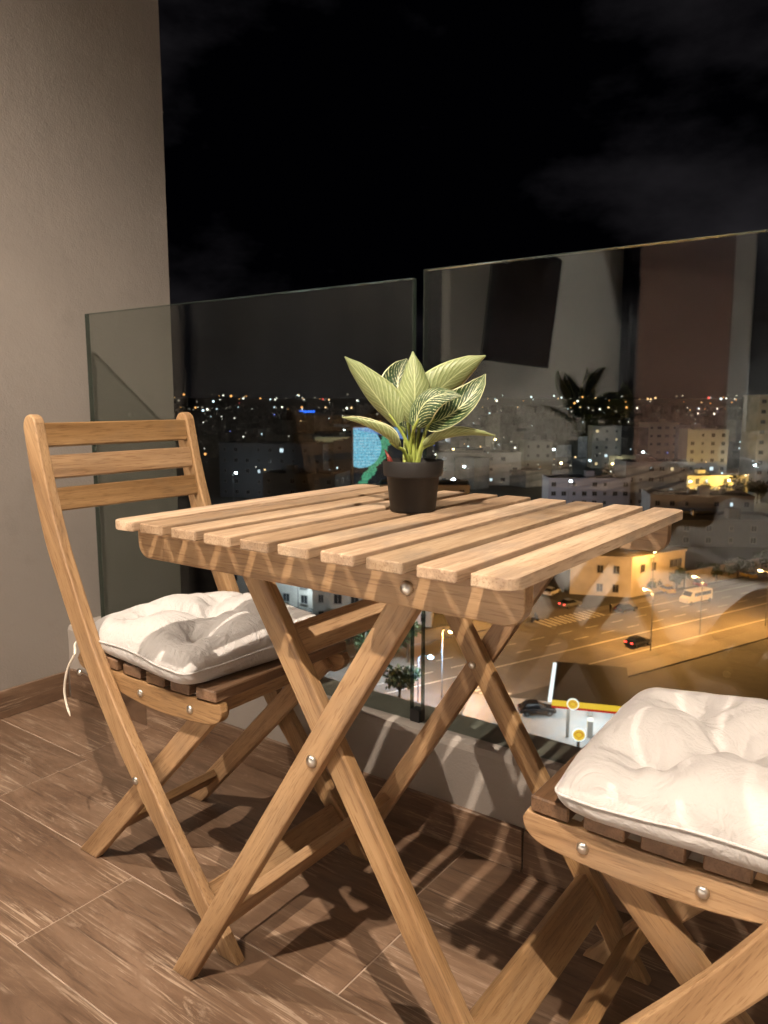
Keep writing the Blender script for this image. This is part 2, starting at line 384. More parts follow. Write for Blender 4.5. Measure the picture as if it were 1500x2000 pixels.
def slat_mesh(L, w, t, rad_side):
    """slat along local X, one long edge with rounded corners when rad_side"""
    pts = []; h, k = L / 2, w / 2; r = 0.016; e = 0.003
    def corner(cx, cy, a0, rr):
        n = 6 if rr > 0.006 else 2
        for i in range(n + 1):
            a = a0 + (math.pi / 2) * i / n; pts.append((cx + rr * math.cos(a), cy + rr * math.sin(a)))
    ra = r if rad_side > 0 else e; rb = r if rad_side < 0 else e
    corner(h - ra, k - ra, 0, ra); corner(-h + ra, k - ra, math.pi / 2, ra); corner(-h + rb, -k + rb, math.pi, rb); corner(h - rb, -k + rb, 1.5 * math.pi, rb)
    bm = bmesh.new(); n = len(pts)
    a = [bm.verts.new((x, y, -t / 2)) for x, y in pts]; b = [bm.verts.new((x, y, t / 2)) for x, y in pts]
    f0 = bm.faces.new(a[::-1]); f1 = bm.faces.new(b)
    for i in range(n): bm.faces.new((a[i], a[(i + 1) % n], b[(i + 1) % n], b[i]))
    bmesh.ops.bevel(bm, geom=[e_ for e_ in bm.edges if f1 in e_.link_faces or f0 in e_.link_faces], offset=0.0014, segments=2, profile=0.5, affect='EDGES')
    return bm
slat_mid = bpy.data.meshes.new('slat'); _b = slat_mesh(TL, 0.0474, 0.0128, 0); _b.to_mesh(slat_mid); _b.free()
for i in range(10):
    xc = 0.0636 * i + 0.0237
    M = T(xc, TL / 2 + random.uniform(-0.0012, 0.0012), HT - 0.0064 + random.uniform(-0.0006, 0.0006)) @ RZ(R(90) + random.uniform(-0.0015, 0.0015))
    if i in (0, 9): obj('slat', slat_mesh(TL, 0.0474, 0.0128, 1 if i == 0 else -1), M_TOP, tb, M)
    else: obj('slat', slat_mid, M_TOP, tb, M)
def apron(y0, y1):
    z0, z1 = 0.6685, 0.7146; pts = [(0.004, z1)]
    for i in range(7): a = math.pi + (math.pi / 2) * i / 6; pts.append((0.004 + 0.022 + 0.022 * math.cos(a), z0 + 0.022 + 0.022 * math.sin(a)))
    for i in range(7): a = 1.5 * math.pi + (math.pi / 2) * i / 6; pts.append((0.612 - 0.022 + 0.022 * math.cos(a), z0 + 0.022 + 0.022 * math.sin(a)))
    pts.append((0.612, z1))
    q = [pts[0]]
    for p in pts[1:]:
        if (Vector(p) - Vector(q[-1])).length > 1e-4: q.append(p)
    obj('apron', prism([(x - 0.308, z - 0.69) for x, z in q], -(y1 - y0) / 2, (y1 - y0) / 2, 0.002), M_LEG, tb, T(0.308, (y0 + y1) / 2, 0.69))
apron(0.040, 0.0595); apron(0.5105, 0.530)
LA = ((0.0315, 0.0), (0.4695, 0.694)); LB = ((0.609, 0.0), (0.162, 0.704))
bar_between('leg', *LA, 0.0365, 0.0605, 0.080, M_LEG, tb, cut0=True)
bar_between('leg', *LB, 0.0365, 0.0812, 0.1005, M_LEG, tb, cut0=True)
bar_between('leg', *LA, 0.0365, 0.490, 0.5095, M_LEG, tb, cut0=True)
bar_between('leg', *LB, 0.0365, 0.4695, 0.489, M_LEG, tb, cut0=True)
def on(line, z): t = (z - line[0][1]) / (line[1][1] - line[0][1]); return line[0][0] + t * (line[1][0] - line[0][0])
for ln, y0, y1 in ((LA, 0.081, 0.489), (LB, 0.1015, 0.469)):
    xz = on(ln, 0.118); d = Vector((ln[1][0] - ln[0][0], ln[1][1] - ln[0][1])).normalized()
    ang = math.atan2(d.x, d.y)
    M = T(xz, (y0 + y1) / 2, 0.118) @ Matrix.Rotation(ang, 4, 'Y') @ RZ(R(90))
    obj('stretcher', boxm(y1 - y0, 0.018, 0.062, 0.003, 2), M_LEG, tb, M)
xz = on(LB, 0.572); d = Vector((LB[1][0] - LB[0][0], LB[1][1] - LB[0][1])).normalized()
obj('stretcher', boxm(0.366, 0.018, 0.045, 0.003, 2), M_LEG, tb, T(xz, 0.285, 0.572) @ Matrix.Rotation(math.atan2(d.x, d.y), 4, 'Y') @ RZ(R(90)))
# spreader under the top where the free legs rest
obj('top_batten', boxm(0.37, 0.03, 0.018, 0.002), M_LEG, tb, T(0.162, 0.285, 0.7035) @ RZ(R(90)))
bolt(tb, 0.472, 0.040, 0.691); bolt(tb, 0.313, 0.0605, 0.438); bolt(tb, 0.472, 0.530, 0.691, 1); bolt(tb, 0.313, 0.5095, 0.438, 1); bolt(tb, 0.313, 0.4695, 0.448, -1, 0.8)

# ------------------------------------------------------------------ folding chairs
def interp(P, n=5): return [(v.x, v.z) for v in spline([(x, 0, z) for x, z in P], n)]
POST_L = [(-0.441, 0.842), (-0.425, 0.754), (-0.395, 0.642), (-0.355, 0.552), (-0.309, 0.459), (-0.272, 0.390), (-0.219, 0.312), (-0.160, 0.234), (-0.085, 0.147), (-0.017, 0.071), (0.046, 0.0)]
POST_R = [(0.088, 0.0), (0.030, 0.071), (-0.034, 0.147), (-0.105, 0.234), (-0.166, 0.312), (-0.219, 0.39), (-0.260, 0.459), (-0.305, 0.552), (-0.345, 0.642), (-0.380, 0.754), (-0.400, 0.842)]
def post_outline():
    top = [(-0.4205 + 0.0205 * math.cos(a), 0.842 + 0.024 * math.sin(a)) for a in [math.pi * k / 8 for k in range(1, 8)]]
    return interp(POST_L, 4) + interp(POST_R, 4) + top
def make_chair(label):
    y0, y1 = 0.126, 0.494
    t = thing('folding_chair', label, 'chair', (-0.18, 0.31, 0), 0, 'slatted folding chairs at the table')
    ax = Matrix.Rotation(R(-62), 4, 'Y')   # local X roughly along the post
    for a, b in ((y0, y0 + 0.021), (y1 - 0.021, y1)):
        M = T(-0.20, (a + b) / 2, 0.43) @ Matrix.Rotation(R(62), 4, 'Y')
        bm = prism(post_outline(), a, b, 0.003)
        bmesh.ops.transform(bm, matrix=M.inverted(), verts=bm.verts)
        obj('back_post', bm, M_LEG, t, M)
    up = [(-0.335, 0.432), (-0.26, 0.419), (-0.17, 0.414), (-0.08, 0.4135), (0.02, 0.4155), (0.041, 0.417)]
    lo = [(0.047, 0.406), (0.043, 0.393), (0.031, 0.383), (0.010, 0.377), (-0.06, 0.371), (-0.13, 0.370), (-0.2, 0.377), (-0.27, 0.391), (-0.33, 0.402), (-0.345, 0.417)]
    for a, b in ((y0 + 0.022, y0 + 0.04), (y1 - 0.04, y1 - 0.022)):
        obj('seat_rail', prism([(x + 0.15, z - 0.4) for x, z in interp(up, 3) + interp(lo, 3)], -0.009, 0.009, 0.002), M_LEG, t, T(-0.15, (a + b) / 2, 0.4))
    for a, b in ((y0 + 0.041, y0 + 0.06), (y1 - 0.06, y1 - 0.041)):
        bar_between('rear_leg', (-0.381, 0.0), (0.008, 0.404), 0.040, a, b, M_LEG, t, cut0=True)
    for k in range(6):
        xc = 0.036 - 0.0235 - 0.0638 * k; zz = 0.4255 + 0.0022 * (abs(k - 1.8)) ** 1.3 * 0.5
        ya, yb = (y0 + 0.02, y1 - 0.02) if k < 5 else (y0 + 0.024, y1 - 0.024)
        obj('seat_slat', boxm(yb - ya, 0.047, 0.019, 0.002), M_SEAT_SHADED, t, T(xc, (ya + yb) / 2, zz) @ Matrix.Rotation(R(0.7 * (k - 2)), 4, 'Y') @ RZ(R(90)))
    for z0, z1, xm in ((0.806, 0.85, -0.4115), (0.748, 0.791, -0.398), (0.689, 0.732, -0.384)):
        obj('back_slat', boxm(y1 - y0 - 0.0425, 0.016, z1 - z0, 0.0022), M_LEG, t, T(xm, (y0 + y1) / 2, (z0 + z1) / 2) @ Matrix.Rotation(R(-11), 4, 'Y') @ RZ(R(90)))
    obj('stretcher', boxm(y1 - y0 - 0.083 - 0.04, 0.018, 0.045, 0.002), M_LEG, t, T(-0.315, (y0 + y1) / 2, 0.072) @ Matrix.Rotation(R(44), 4, 'Y') @ RZ(R(90)))
    obj('stretcher', boxm(y1 - y0 - 0.043, 0.018, 0.05, 0.002), M_LEG, t, T(0.006, (y0 + y1) / 2, 0.070) @ Matrix.Rotation(R(-40), 4, 'Y') @ RZ(R(90)))
    obj('stretcher', boxm(y1 - y0 - 0.123, 0.02, 0.03, 0.002), M_LEG, t, T(-0.02, (y0 + y1) / 2, 0.388) @ RZ(R(90)))
    for s, yy in ((-1, y0), (1, y1)):
        bolt(t, -0.152, yy, 0.242, s, 0.85); bolt(t, -0.303, yy, 0.405, s, 0.8)
        bolt(t, -0.157, yy - s * 0.022, 0.392, s, 0.85); bolt(t, -0.028, yy - s * 0.022, 0.394, s, 0.85)
    return t
chair1 = make_chair('slatted wooden folding chair at the left of the table, its back toward the side wall')
chair2 = copy_tree(chair1, T(0.611 + 0.18, 0.31, 0) @ RZ(math.pi), 'slatted wooden folding chair at the lower right, cut off by the picture edge')

for ch in chair2.children:      # the right chair stands a little wider open
    if ch.name.startswith('rear_leg'): ch.location.x -= 0.034
# ------------------------------------------------------------------ tufted cushions (small cloth solve)
def cushion_solve(seed, S=0.412, n=44, tuft=0.09, gap=0.010, vol_t=0.0080, steps=100, iters=12):
    rng = np.random.RandomState(seed)
    g = np.linspace(-S / 2, S / 2, n); X, Y = np.meshgrid(g, g, indexing='ij')
    idT = np.arange(n * n).reshape(n, n); inner = np.zeros((n, n), bool); inner[1:-1, 1:-1] = True
    idB = idT.copy(); idB[inner] = n * n + np.arange(inner.sum())
    P = np.r_[np.c_[X.ravel(), Y.ravel(), np.where(inner.ravel(), 0.034, 0.026)], np.c_[X[inner], Y[inner], np.full(inner.sum(), 0.018)]]
    P[:, 2] += rng.uniform(-0.002, 0.002, len(P)); N = len(P)
    k_ = np.clip(np.abs(P[:, 0] * P[:, 1]) / (S / 2) ** 2, 0, 1); P[:, :2] *= (1 - 0.085 * k_ ** 4)[:, None]; flat = P[:, :2].copy()
    groups = []
    for I in (idT, idB):
        for a, b in ((I[:-1], I[1:]), (I[:-1, :-1], I[1:, 1:]), (I[:-1, 1:], I[1:, :-1])):
            for k in (0, 1): groups.append((a[k::2].ravel(), b[k::2].ravel(), 1.0))
        for k in (0, 1): groups.append((I[:, :-1][:, k::2].ravel(), I[:, 1:][:, k::2].ravel(), 1.0))
    bend = []
    for I in (idT, idB):
        for k in range(4):
            a, b = I[:-2], I[2:]; s = [i for i in range(a.shape[0]) if i % 4 == k]; bend.append((a[s].ravel(), b[s].ravel()))
            a, b = I[:, :-2], I[:, 2:]; s = [i for i in range(a.shape[1]) if i % 4 == k]; bend.append((a[:, s].ravel(), b[:, s].ravel()))
    L0 = [np.linalg.norm(flat[a] - flat[b], axis=1) * (1 + rng.uniform(-0.015, 0.02, len(a))) for a, b, k in groups]
    B0 = [np.linalg.norm(flat[a] - flat[b], axis=1) for a, b in bend]
    F = np.concatenate([np.c_[I[:-1, :-1].ravel(), I[1:, :-1].ravel(), I[1:, 1:].ravel(), I[:-1, 1:].ravel()][:, ::f] for I, f in ((idT, 1), (idB, -1))])
    ks = [int(np.argmin(abs(g - v))) for v in (-tuft, tuft)]
    tufts = [(idT[i, j], idB[i, j]) for i in ks for j in ks] + [(idT[n // 2, n // 2], idB[n // 2, n // 2])]
    for i in ks + [n // 2]:
        for j in (ks if i != n // 2 else [n // 2]):
            for di, dj in ((1, 0), (-1, 0), (0, 1), (0, -1)): tufts.append((idT[i + di, j + dj], idB[i + di, j + dj]))
    V = np.zeros_like(P); dt = 0.012; pr = 0.0; area = (S / n) ** 2
    for st in range(steps):
        nrm = np.cross(P[F[:, 2]] - P[F[:, 0]], P[F[:, 3]] - P[F[:, 1]]) * 0.5
        vol = (P[F].mean(1) * nrm).sum() / 3
        fn = np.stack([np.bincount(F.ravel(), np.repeat(nrm[:, k], 4) / 4, minlength=N) for k in range(3)], 1)
        pr += 0.12 * (np.clip(320 * (vol_t - vol) / vol_t, 0, 110) - pr)
        a = fn / area * pr; a[:, 2] -= 5.0
        V = (V + dt * a) * 0.9; vm = np.linalg.norm(V, axis=1, keepdims=True); V *= np.minimum(1, 0.5 / np.maximum(vm, 1e-9)); Q = P + dt * V
        for it in range(iters):
            for (ia, ib, kk), l0 in zip(groups, L0):
                d = Q[ib] - Q[ia]; L = np.sqrt((d * d).sum(1)) + 1e-9
                w = np.where(L > l0, 0.5, 0.10); c = (w * (L - l0) / L)[:, None] * d
                Q[ia] += c; Q[ib] -= c
            if it % 4 == 0:
                for (ia, ib), l0 in zip(bend, B0):
                    d = Q[ib] - Q[ia]; L = np.sqrt((d * d).sum(1)) + 1e-9
                    c = (0.16 * np.minimum(0, L - 0.94 * l0) / L)[:, None] * d
                    Q[ia] += c; Q[ib] -= c
            gp = 0.05 + (gap - 0.05) * min(1, st / 45)
            for a_, b_ in tufts:
                d = Q[b_] - Q[a_]; L = np.linalg.norm(d)
                if L > gp: m = d * 0.5 * (L - gp) / L; Q[a_] += m; Q[b_] -= m; Q[b_, 2] = min(Q[b_, 2], 0.010)
            Q[:, 2] = np.maximum(Q[:, 2], 0.0)
        V = (Q - P) / dt; P = Q
    # pleats running out from the tufts and in from the seam
    top = idT.ravel(); A = P[top]; tp = P[[a_ for a_, b_ in tufts[:5]]]
    for k, c in enumerate(tp):
        d = A[:, :2] - c[:2]; r_ = np.hypot(d[:, 0], d[:, 1]); th = np.arctan2(d[:, 1], d[:, 0]) + 0.9 * np.sin(30 * r_ + k)
        w = np.sin(5 * th + k) + 0.6 * np.sin(9 * th + 2 * k)
        A[:, 2] += 0.0062 * w * np.clip(r_ / 0.018, 0, 1) * np.exp(-(r_ / 0.055) ** 2)
    e1 = np.minimum(S / 2 - np.abs(flat[top, 0]), S / 2 - np.abs(flat[top, 1])); s_ = np.where(S / 2 - np.abs(flat[top, 0]) < S / 2 - np.abs(flat[top, 1]), flat[top, 1], flat[top, 0])
    A[:, 2] += 0.0044 * (np.sin(150 * s_ + 4 * np.sin(31 * s_)) * np.sin(47 * s_ + 1.3)) * np.clip(e1 / 0.012, 0, 1) * np.exp(-e1 / 0.03)
    P[top] = A
    loop = np.r_[idT[0, :-1], idT[:-1, -1], idT[-1, :0:-1], idT[:0:-1, 0]]
    return P, F, loop, tufts
P_, F_, loop_, tuft_ = cushion_solve(3)
cush_me = bpy.data.meshes.new('cushion'); cush_me.from_pydata(P_.tolist(), [], F_.tolist()); cush_me.update()
cush_loop = [Vector(P_[i]) for i in loop_]
M_CORD = plain('cotton_cord', (0.74, 0.69, 0.6), 0.8)
M_STRAP = NT('grey_webbing')
_c = M_STRAP.new('ShaderNodeTexChecker'); _c.inputs['Scale'].default_value = 420; _c.inputs[1].default_value = (0.5, 0.48, 0.45, 1); _c.inputs[2].default_value = (0.18, 0.17, 0.16, 1)
M_STRAP.link(M_STRAP.tex('Object'), _c.inputs[0]); M_STRAP.base(_c.outputs[0]); M_STRAP.rough(0.9); M_STRAP = M_STRAP.m
def cushion(label, M):
    me, loop = cush_me, cush_loop
    t = thing('seat_cushion', label, 'cushion', (0, 0, 0), 0, 'tufted seat cushions'); t.matrix_local = M; ROOTM[t.name] = M
    c = obj('pad', me, M_CUSH, t, M, smooth=True); s = c.modifiers.new('sub', 'SUBSURF'); s.levels = 1; s.render_levels = 1
    sm = [sum((loop[(i + k) % len(loop)] for k in range(-2, 3)), Vector()) / 5 for i in range(len(loop))]
    ctr = sum(sm, Vector()) / len(sm)
    sm = [p + (p - ctr).normalized() * 0.001 for p in sm]
    obj('piping', tube(sm, 0.0017, 6, True), M_CUSH, t, M, smooth=True)
    return t
c1 = cushion('tufted cream cushion with a hanging tie cord, on the left chair', T(-0.152, 0.300, 0.4365) @ RZ(R(84)) @ Matrix.Diagonal((0.89, 0.89, 1.05, 1)))
cd = spline([(-0.318, 0.150, 0.462), (-0.326, 0.135, 0.452), (-0.300, 0.116, 0.443), (-0.318, 0.112, 0.412), (-0.333, 0.112, 0.372), (-0.330, 0.112, 0.345), (-0.318, 0.111, 0.322)], 6)
obj('tie_cord', tube(cd, [0.0022] * (len(cd) - 3) + [0.002, 0.0015, 0.001], 8), M_CORD, c1, Matrix(), smooth=True)
c2 = cushion('tufted cream cushion on the right chair, large in the foreground', T(0.772, 0.297, 0.4365) @ RZ(R(-178)) @ Matrix.Diagonal((0.91, 0.91, 1.0, 1)))
for xx in (0.7105, 0.774):
    obj('strap', boxes([(xx - 0.0065, xx + 0.0065, 0.17, 0.30, 0.4195, 0.4205)]), M_STRAP, c2, Matrix())

# ------------------------------------------------------------------ potted plant
def cam_pt(px, py, d):
    yaw, pit = R(36.11), R(8.28)
    fw = Vector((-math.sin(yaw) * math.cos(pit), math.cos(yaw) * math.cos(pit), -math.sin(pit))); rt = Vector((math.cos(yaw), math.sin(yaw), 0)); up = rt.cross(fw)
    return CAM + d * (fw + rt * ((px - 750) / 1510) - up * ((py - 1000) / 1510))
FW = (cam_pt(750, 1000, 1) - CAM).normalized()
def leaf_mats():
    out = []
    for side in (0, 1):
        t = NT('leaf_top' if side == 0 else 'leaf_underside')
        uv = t.new('ShaderNodeUVMap'); uv.uv_map = 'leaf'; sp = t.new('ShaderNodeSeparateXYZ'); t.link(uv.outputs[0], sp.inputs[0])
        U = t.math('ABSOLUTE', t.math('MULTIPLY_ADD', sp.outputs[0], 2.0, -1.0)); V = sp.outputs[1]
        oi = t.new('ShaderNodeObjectInfo')
        wob = t.noise(t.tex('UV', (3, 7, 1), 5.0), 2.2, 3, 0.5)
        ph = t.math('ADD', t.math('SUBTRACT', V, t.math('MULTIPLY', t.math('POWER', U, 0.8), 0.42)), t.math('MULTIPLY', wob, 0.055))
        sn = t.math('SINE', t.math('MULTIPLY', ph, 2 * math.pi * 12.0))
        brk = t.noise(t.tex('UV', (9, 3, 1), 8.0), 2.0, 3, 0.6)
        mid = t.math('LESS_THAN', U, 0.035); rim = t.math('GREATER_THAN', U, 0.94)
        if side == 0:
            st = t.ramp(t.math('ADD', sn, t.math('MULTIPLY_ADD', brk, 1.7, -0.95)), [(0.70, (0, 0, 0)), (0.86, (1, 1, 1))])
            f = t.math('MAXIMUM', t.math('MAXIMUM', st, rim), t.math('MULTIPLY', mid, 0.8))
            col = t.mix((0.018, 0.052, 0.013), (0.62, 0.64, 0.38), f)
        else:
            st = t.ramp(sn, [(0.55, (0, 0, 0)), (0.9, (1, 1, 1))])
            f = t.math('MAXIMUM', t.math('MULTIPLY', st, 0.5), t.math('MAXIMUM', t.math('MULTIPLY', rim, 0.9), mid))
            col = t.mix(t.ramp(brk, [(0.3, (0.14, 0.185, 0.065)), (0.7, (0.22, 0.265, 0.11))]), (0.42, 0.47, 0.24), f)
        t.base(col); t.rough(0.42); t.b.inputs['Subsurface Weight'].default_value = 0.0
        t.bump(sn, 0.25, 0.0008); out.append(t.m)
    return out
M_LT, M_LU = leaf_mats()
M_STEM = plain('petiole', (0.28, 0.34, 0.07), 0.45, var=0.25, scale=40)
M_POT = plain('black_plastic', (0.004, 0.003, 0.003), 0.6)
M_SOIL = plain('potting_soil', (0.03, 0.018, 0.012), 0.95, var=0.5, scale=120)
M_SHEATH = plain('red_sheath', (0.16, 0.02, 0.012), 0.5)
PX, PY = 0.292, 0.318
pl = thing('potted_plant', 'variegated plant with pale striped leaves in a small black pot on the table', 'plant', (PX, PY, HT))
prof = [(0.0375, 0.0), (0.0395, 0.0015), (0.0455, 0.0565), (0.0505, 0.058), (0.0512, 0.060), (0.0525, 0.0815), (0.0520, 0.083), (0.0505, 0.083), (0.0488, 0.062), (0.044, 0.058), (0.041, 0.03)]
obj('pot', lathe(prof, 48, True, True), M_POT, pl, T(PX, PY, HT + 0.0005) @ Matrix.Diagonal((0.86, 0.86, 0.91, 1)), smooth=False)
bmS = lathe([(0.0486, 0.0), (0.03, 0.003), (0.008, 0.002), (0.0006, 0.003)], 32, False, True)
for v in bmS.verts: v.co.z += random.uniform(-0.0015, 0.0015)
obj('soil', bmS, M_SOIL, pl, T(PX, PY, HT + 0.0635) @ Matrix.Diagonal((0.86, 0.86, 1, 1)))
for p in pl.children[0].data.polygons: p.use_smooth = abs(p.normal.z) < 0.3
def leaf(base, mid, tip, W, face, fold=0.25, curl=0.0, top_seen=False, wave=0.06, twist=0.0, stem=None, nu=12, nv=22):
    """spine through base, mid, tip; `face` is the way the upper side points"""
    B, Mi, Tp = Vector(base), Vector(mid), Vector(tip); C = 2 * Mi - 0.5 * (B + Tp)
    face = Vector(face).normalized(); V = []; UV = []
    ph = random.uniform(0, 6)
    for j in range(nv + 1):
        t = j / nv
        p = (1 - t) ** 2 * B + 2 * t * (1 - t) * C + t * t * Tp
        d = (2 * (1 - t) * (C - B) + 2 * t * (Tp - C)).normalized()
        f = Matrix.Rotation(twist * (t - 0.3), 3, d) @ face
        s = d.cross(f).normalized(); nn = s.cross(d).normalized()
        w = W * (math.sin(math.pi * min(1, t * 0.93 + 0.045) ** 0.72) ** 0.8) * (1 - 0.18 * t) if t < 0.86 else None
        if w is None:
            k = (t - 0.86) / 0.14; w0 = W * (math.sin(math.pi * (0.86 * 0.93 + 0.045) ** 0.72) ** 0.8) * (1 - 0.18 * 0.86); w = w0 * (1 - k) ** 1.15 + 0.0004
        for i in range(nu + 1):
            u = -1 + 2 * i / nu; au = abs(u)
            ang = fold * au + curl * au * au
            off = s * (u * w * math.cos(ang)) + nn * (au * w * math.sin(ang)) + nn * (wave * w * math.sin(9 * t + ph + (2 if u > 0 else 0)) * au * au)
            V.append(p + off); UV.append(((u + 1) / 2, t))
    n1 = len(V); W1 = nu + 1
    me = bpy.data.meshes.new('leaf'); F = []; mi = []
    G = [[Vector() for _ in range(W1)] for _ in range(nv + 1)]
    for j in range(nv + 1):
        for i in range(W1):
            a = V[min(j + 1, nv) * W1 + i] - V[max(j - 1, 0) * W1 + i]; b = V[j * W1 + min(i + 1, nu)] - V[j * W1 + max(i - 1, 0)]
            c = b.cross(a); G[j][i] = c.normalized() if c.length > 1e-12 else face
    if sum((G[j][nu // 2].dot(face) for j in range(nv)), 0) < 0: G = [[-x for x in r] for r in G]; sgn = -1
    else: sgn = 1
    V2 = [V[j * W1 + i] - G[j][i] * 0.0007 for j in range(nv + 1) for i in range(W1)]
    for j in range(nv):
        for i in range(nu):
            q = (j * W1 + i, j * W1 + i + 1, (j + 1) * W1 + i + 1, (j + 1) * W1 + i)
            F.append(q if sgn > 0 else q[::-1]); mi.append(0); q2 = tuple(x + n1 for x in q); F.append(q2[::-1] if sgn > 0 else q2); mi.append(1)
    for j in range(nv):
        for i, r in ((0, 1), (nu, -1)):
            q = (j * W1 + i, (j + 1) * W1 + i, (j + 1) * W1 + i + n1, j * W1 + i + n1); F.append(q if r * sgn > 0 else q[::-1]); mi.append(0)
    me.from_pydata([v for v in V + V2], [], F); me.update()
    uvl = me.uv_layers.new(name='leaf'); UVa = UV + UV
    for lp in me.loops: uvl.data[lp.index].uv = UVa[lp.vertex_index]
    me.materials.append(M_LT); me.materials.append(M_LU)
    for p, m in zip(me.polygons, mi): p.material_index = m; p.use_smooth = True
    o = obj('leaf', me, None, pl, Matrix())
    c0 = Vector((PX + random.uniform(-0.012, 0.012), PY + random.uniform(-0.01, 0.01), HT + 0.068)) if stem is None else Vector(stem)
    pts = spline([c0, c0.lerp(B, 0.5) + Vector((0, 0, 0.008)), B, B.lerp(Mi, 0.35)], 5)
    obj('petiole', tube(pts, [0.0034 - 0.0018 * k / (len(pts) - 1) for k in range(len(pts))], 8), M_STEM, o, Matrix(), smooth=True)
    return o
def cp(cx, cy, d): return cam_pt(600 + cx / 3.3333, 650 + cy / 3.3333, d)   # points read off in a 3.33x view of the plant
toC = -FW; up = Vector((0, 0, 1)); rt = Vector((math.cos(R(36.11)), math.sin(R(36.11)), 0)); D0 = 1.145
leaf(cp(585, 600, D0 - 0.005), cp(440, 395, D0 - 0.012), cp(245, 155, D0 - 0.02), 0.031, FW * 0.75 + up * 0.35 + rt * 0.5, 0.35, 0.2, twist=0.5)             # big left, underside seen
leaf(cp(640, 470, D0 + 0.03), cp(590, 330, D0 + 0.045), cp(650, 168, D0 + 0.05), 0.034, toC + up * 0.2 + rt * 0.15, 0.15, 0.1)                             # behind, striped green
leaf(cp(690, 590, D0 - 0.01), cp(700, 380, D0 - 0.022), cp(688, 122, D0 - 0.016), 0.036, FW + up * 0.25, 0.35, 0.25)                                       # upright centre, underside
leaf(cp(745, 520, D0 + 0.005), cp(900, 330, D0 + 0.006), cp(1162, 148, D0 + 0.01), 0.035, FW * 0.9 + up * 0.3 - rt * 0.25, 0.3, 0.1)                       # big right, underside
leaf(cp(800, 590, D0 - 0.02), cp(1000, 480, D0 - 0.045), cp(1160, 268, D0 - 0.03), 0.031, toC * 0.95 + up * 0.3 - rt * 0.3, 0.30, 0.25, wave=0.05)          # striped, lower right
leaf(cp(700, 610, D0 - 0.03), cp(800, 430, D0 - 0.055), cp(1010, 412, D0 - 0.07), 0.027, toC * 0.85 + up * 0.55 - rt * 0.2, 0.2, -0.5, wave=0.06)           # striped, folded over
leaf(cp(585, 745, D0 - 0.02), cp(440, 635, D0 - 0.035), cp(225, 550, D0 - 0.045), 0.020, up * 0.93 + toC * 0.2 + rt * 0.25, 0.75, 0.2, twist=0.3)           # low left, edge on
leaf(cp(765, 745, D0 - 0.01), cp(960, 672, D0 - 0.02), cp(1228, 672, D0 - 0.03), 0.018, up * 0.97 + FW * 0.25, 0.55, 0.2, twist=-0.3)                       # low right, edge on
leaf(cp(640, 640, D0 + 0.03), cp(560, 560, D0 + 0.055), cp(470, 470, D0 + 0.085), 0.017, up + toC * 0.4, 0.3, 0.2)                                         # small one at the back
sh = spline([(PX - 0.018, PY - 0.03, HT + 0.07), (PX - 0.021, PY - 0.034, HT + 0.083), (PX - 0.03, PY - 0.03, HT + 0.092)], 5)
obj('sheath', tube(sh, [0.004, 0.0045, 0.004, 0.0035, 0.003, 0.0026, 0.0024, 0.002, 0.0015, 0.0012, 0.0006], 8), M_SHEATH, pl, Matrix(), smooth=True)

# ------------------------------------------------------------------ the bedroom behind the balcony (seen only as a reflection in the glass)
M_ROOMLAMP = emit('ceiling_lamp_glow', (1.0, 0.86, 0.7), 9.0)
tag(obj('room_wall', boxes([(XW - 0.25, XW, -4.25, -0.902, -0.1, 2.6)]), M_ROOMWALL), 'pale bedroom wall carrying the television, mirrored in the glass', 'wall')
structure(obj('room_floor', boxes([(XW, 2.6, -4.05, -0.905, -0.12, 0.0)]), plain('pale_laminate', (0.44, 0.40, 0.36), 0.45, var=0.12, scale=5)))
dt_ = thing('door_track', 'black aluminium sliding door track in the floor between balcony and bedroom', 'door track', (0.7, -0.81, 0))
obj('sill', boxes([(XW + 0.001, 2.599, -0.903, -0.722, -0.1, 0.006)]), M_BLACK, dt_, Matrix())
for yy in (-0.86, -0.81, -0.76): obj('rail', boxes([(XW + 0.001, 2.599, yy - 0.008, yy + 0.008, 0.0062, 0.02)]), plain('track_aluminium', (0.2, 0.2, 0.22), 0.35, 0.8), dt_, Matrix())
tag(obj('room_wall', boxes([(XW, 2.7, -4.25, -4.05, -0.1, 2.6)]), plain('back_wall_paint', (0.5, 0.47, 0.43), 0.7)), 'back wall of the bedroom behind the wardrobe', 'wall')
tag(obj('room_wall', boxes([(2.6, 2.75, -4.05, 0.85, -0.1, 2.6)]), M_ROOMWALL), 'far side wall of the bedroom and balcony, out of sight at the right', 'wall')
# television on a swivel arm
tv = thing('television', 'black flat television angled out from the pale wall, mirrored in the glass', 'television', (-1.0, -1.95, 1.38), 0)
MT = T(-0.985, -1.98, 1.40) @ RZ(R(-9)) @ Matrix.Rotation(R(6), 4, 'Y')
obj('housing', boxm(0.035, 1.12, 0.64, 0.006, 2), M_BLACK, tv, MT)
obj('screen', boxes([(0.0177, 0.0187, -0.552, 0.552, -0.308, 0.312)]), plain('tv_screen', (0.004, 0.004, 0.005), 0.45), tv, MT)
obj('wall_arm', boxes([(-1.168, -1.0, -2.03, -1.97, 1.36, 1.44)]), M_BLACK, tv, Matrix())
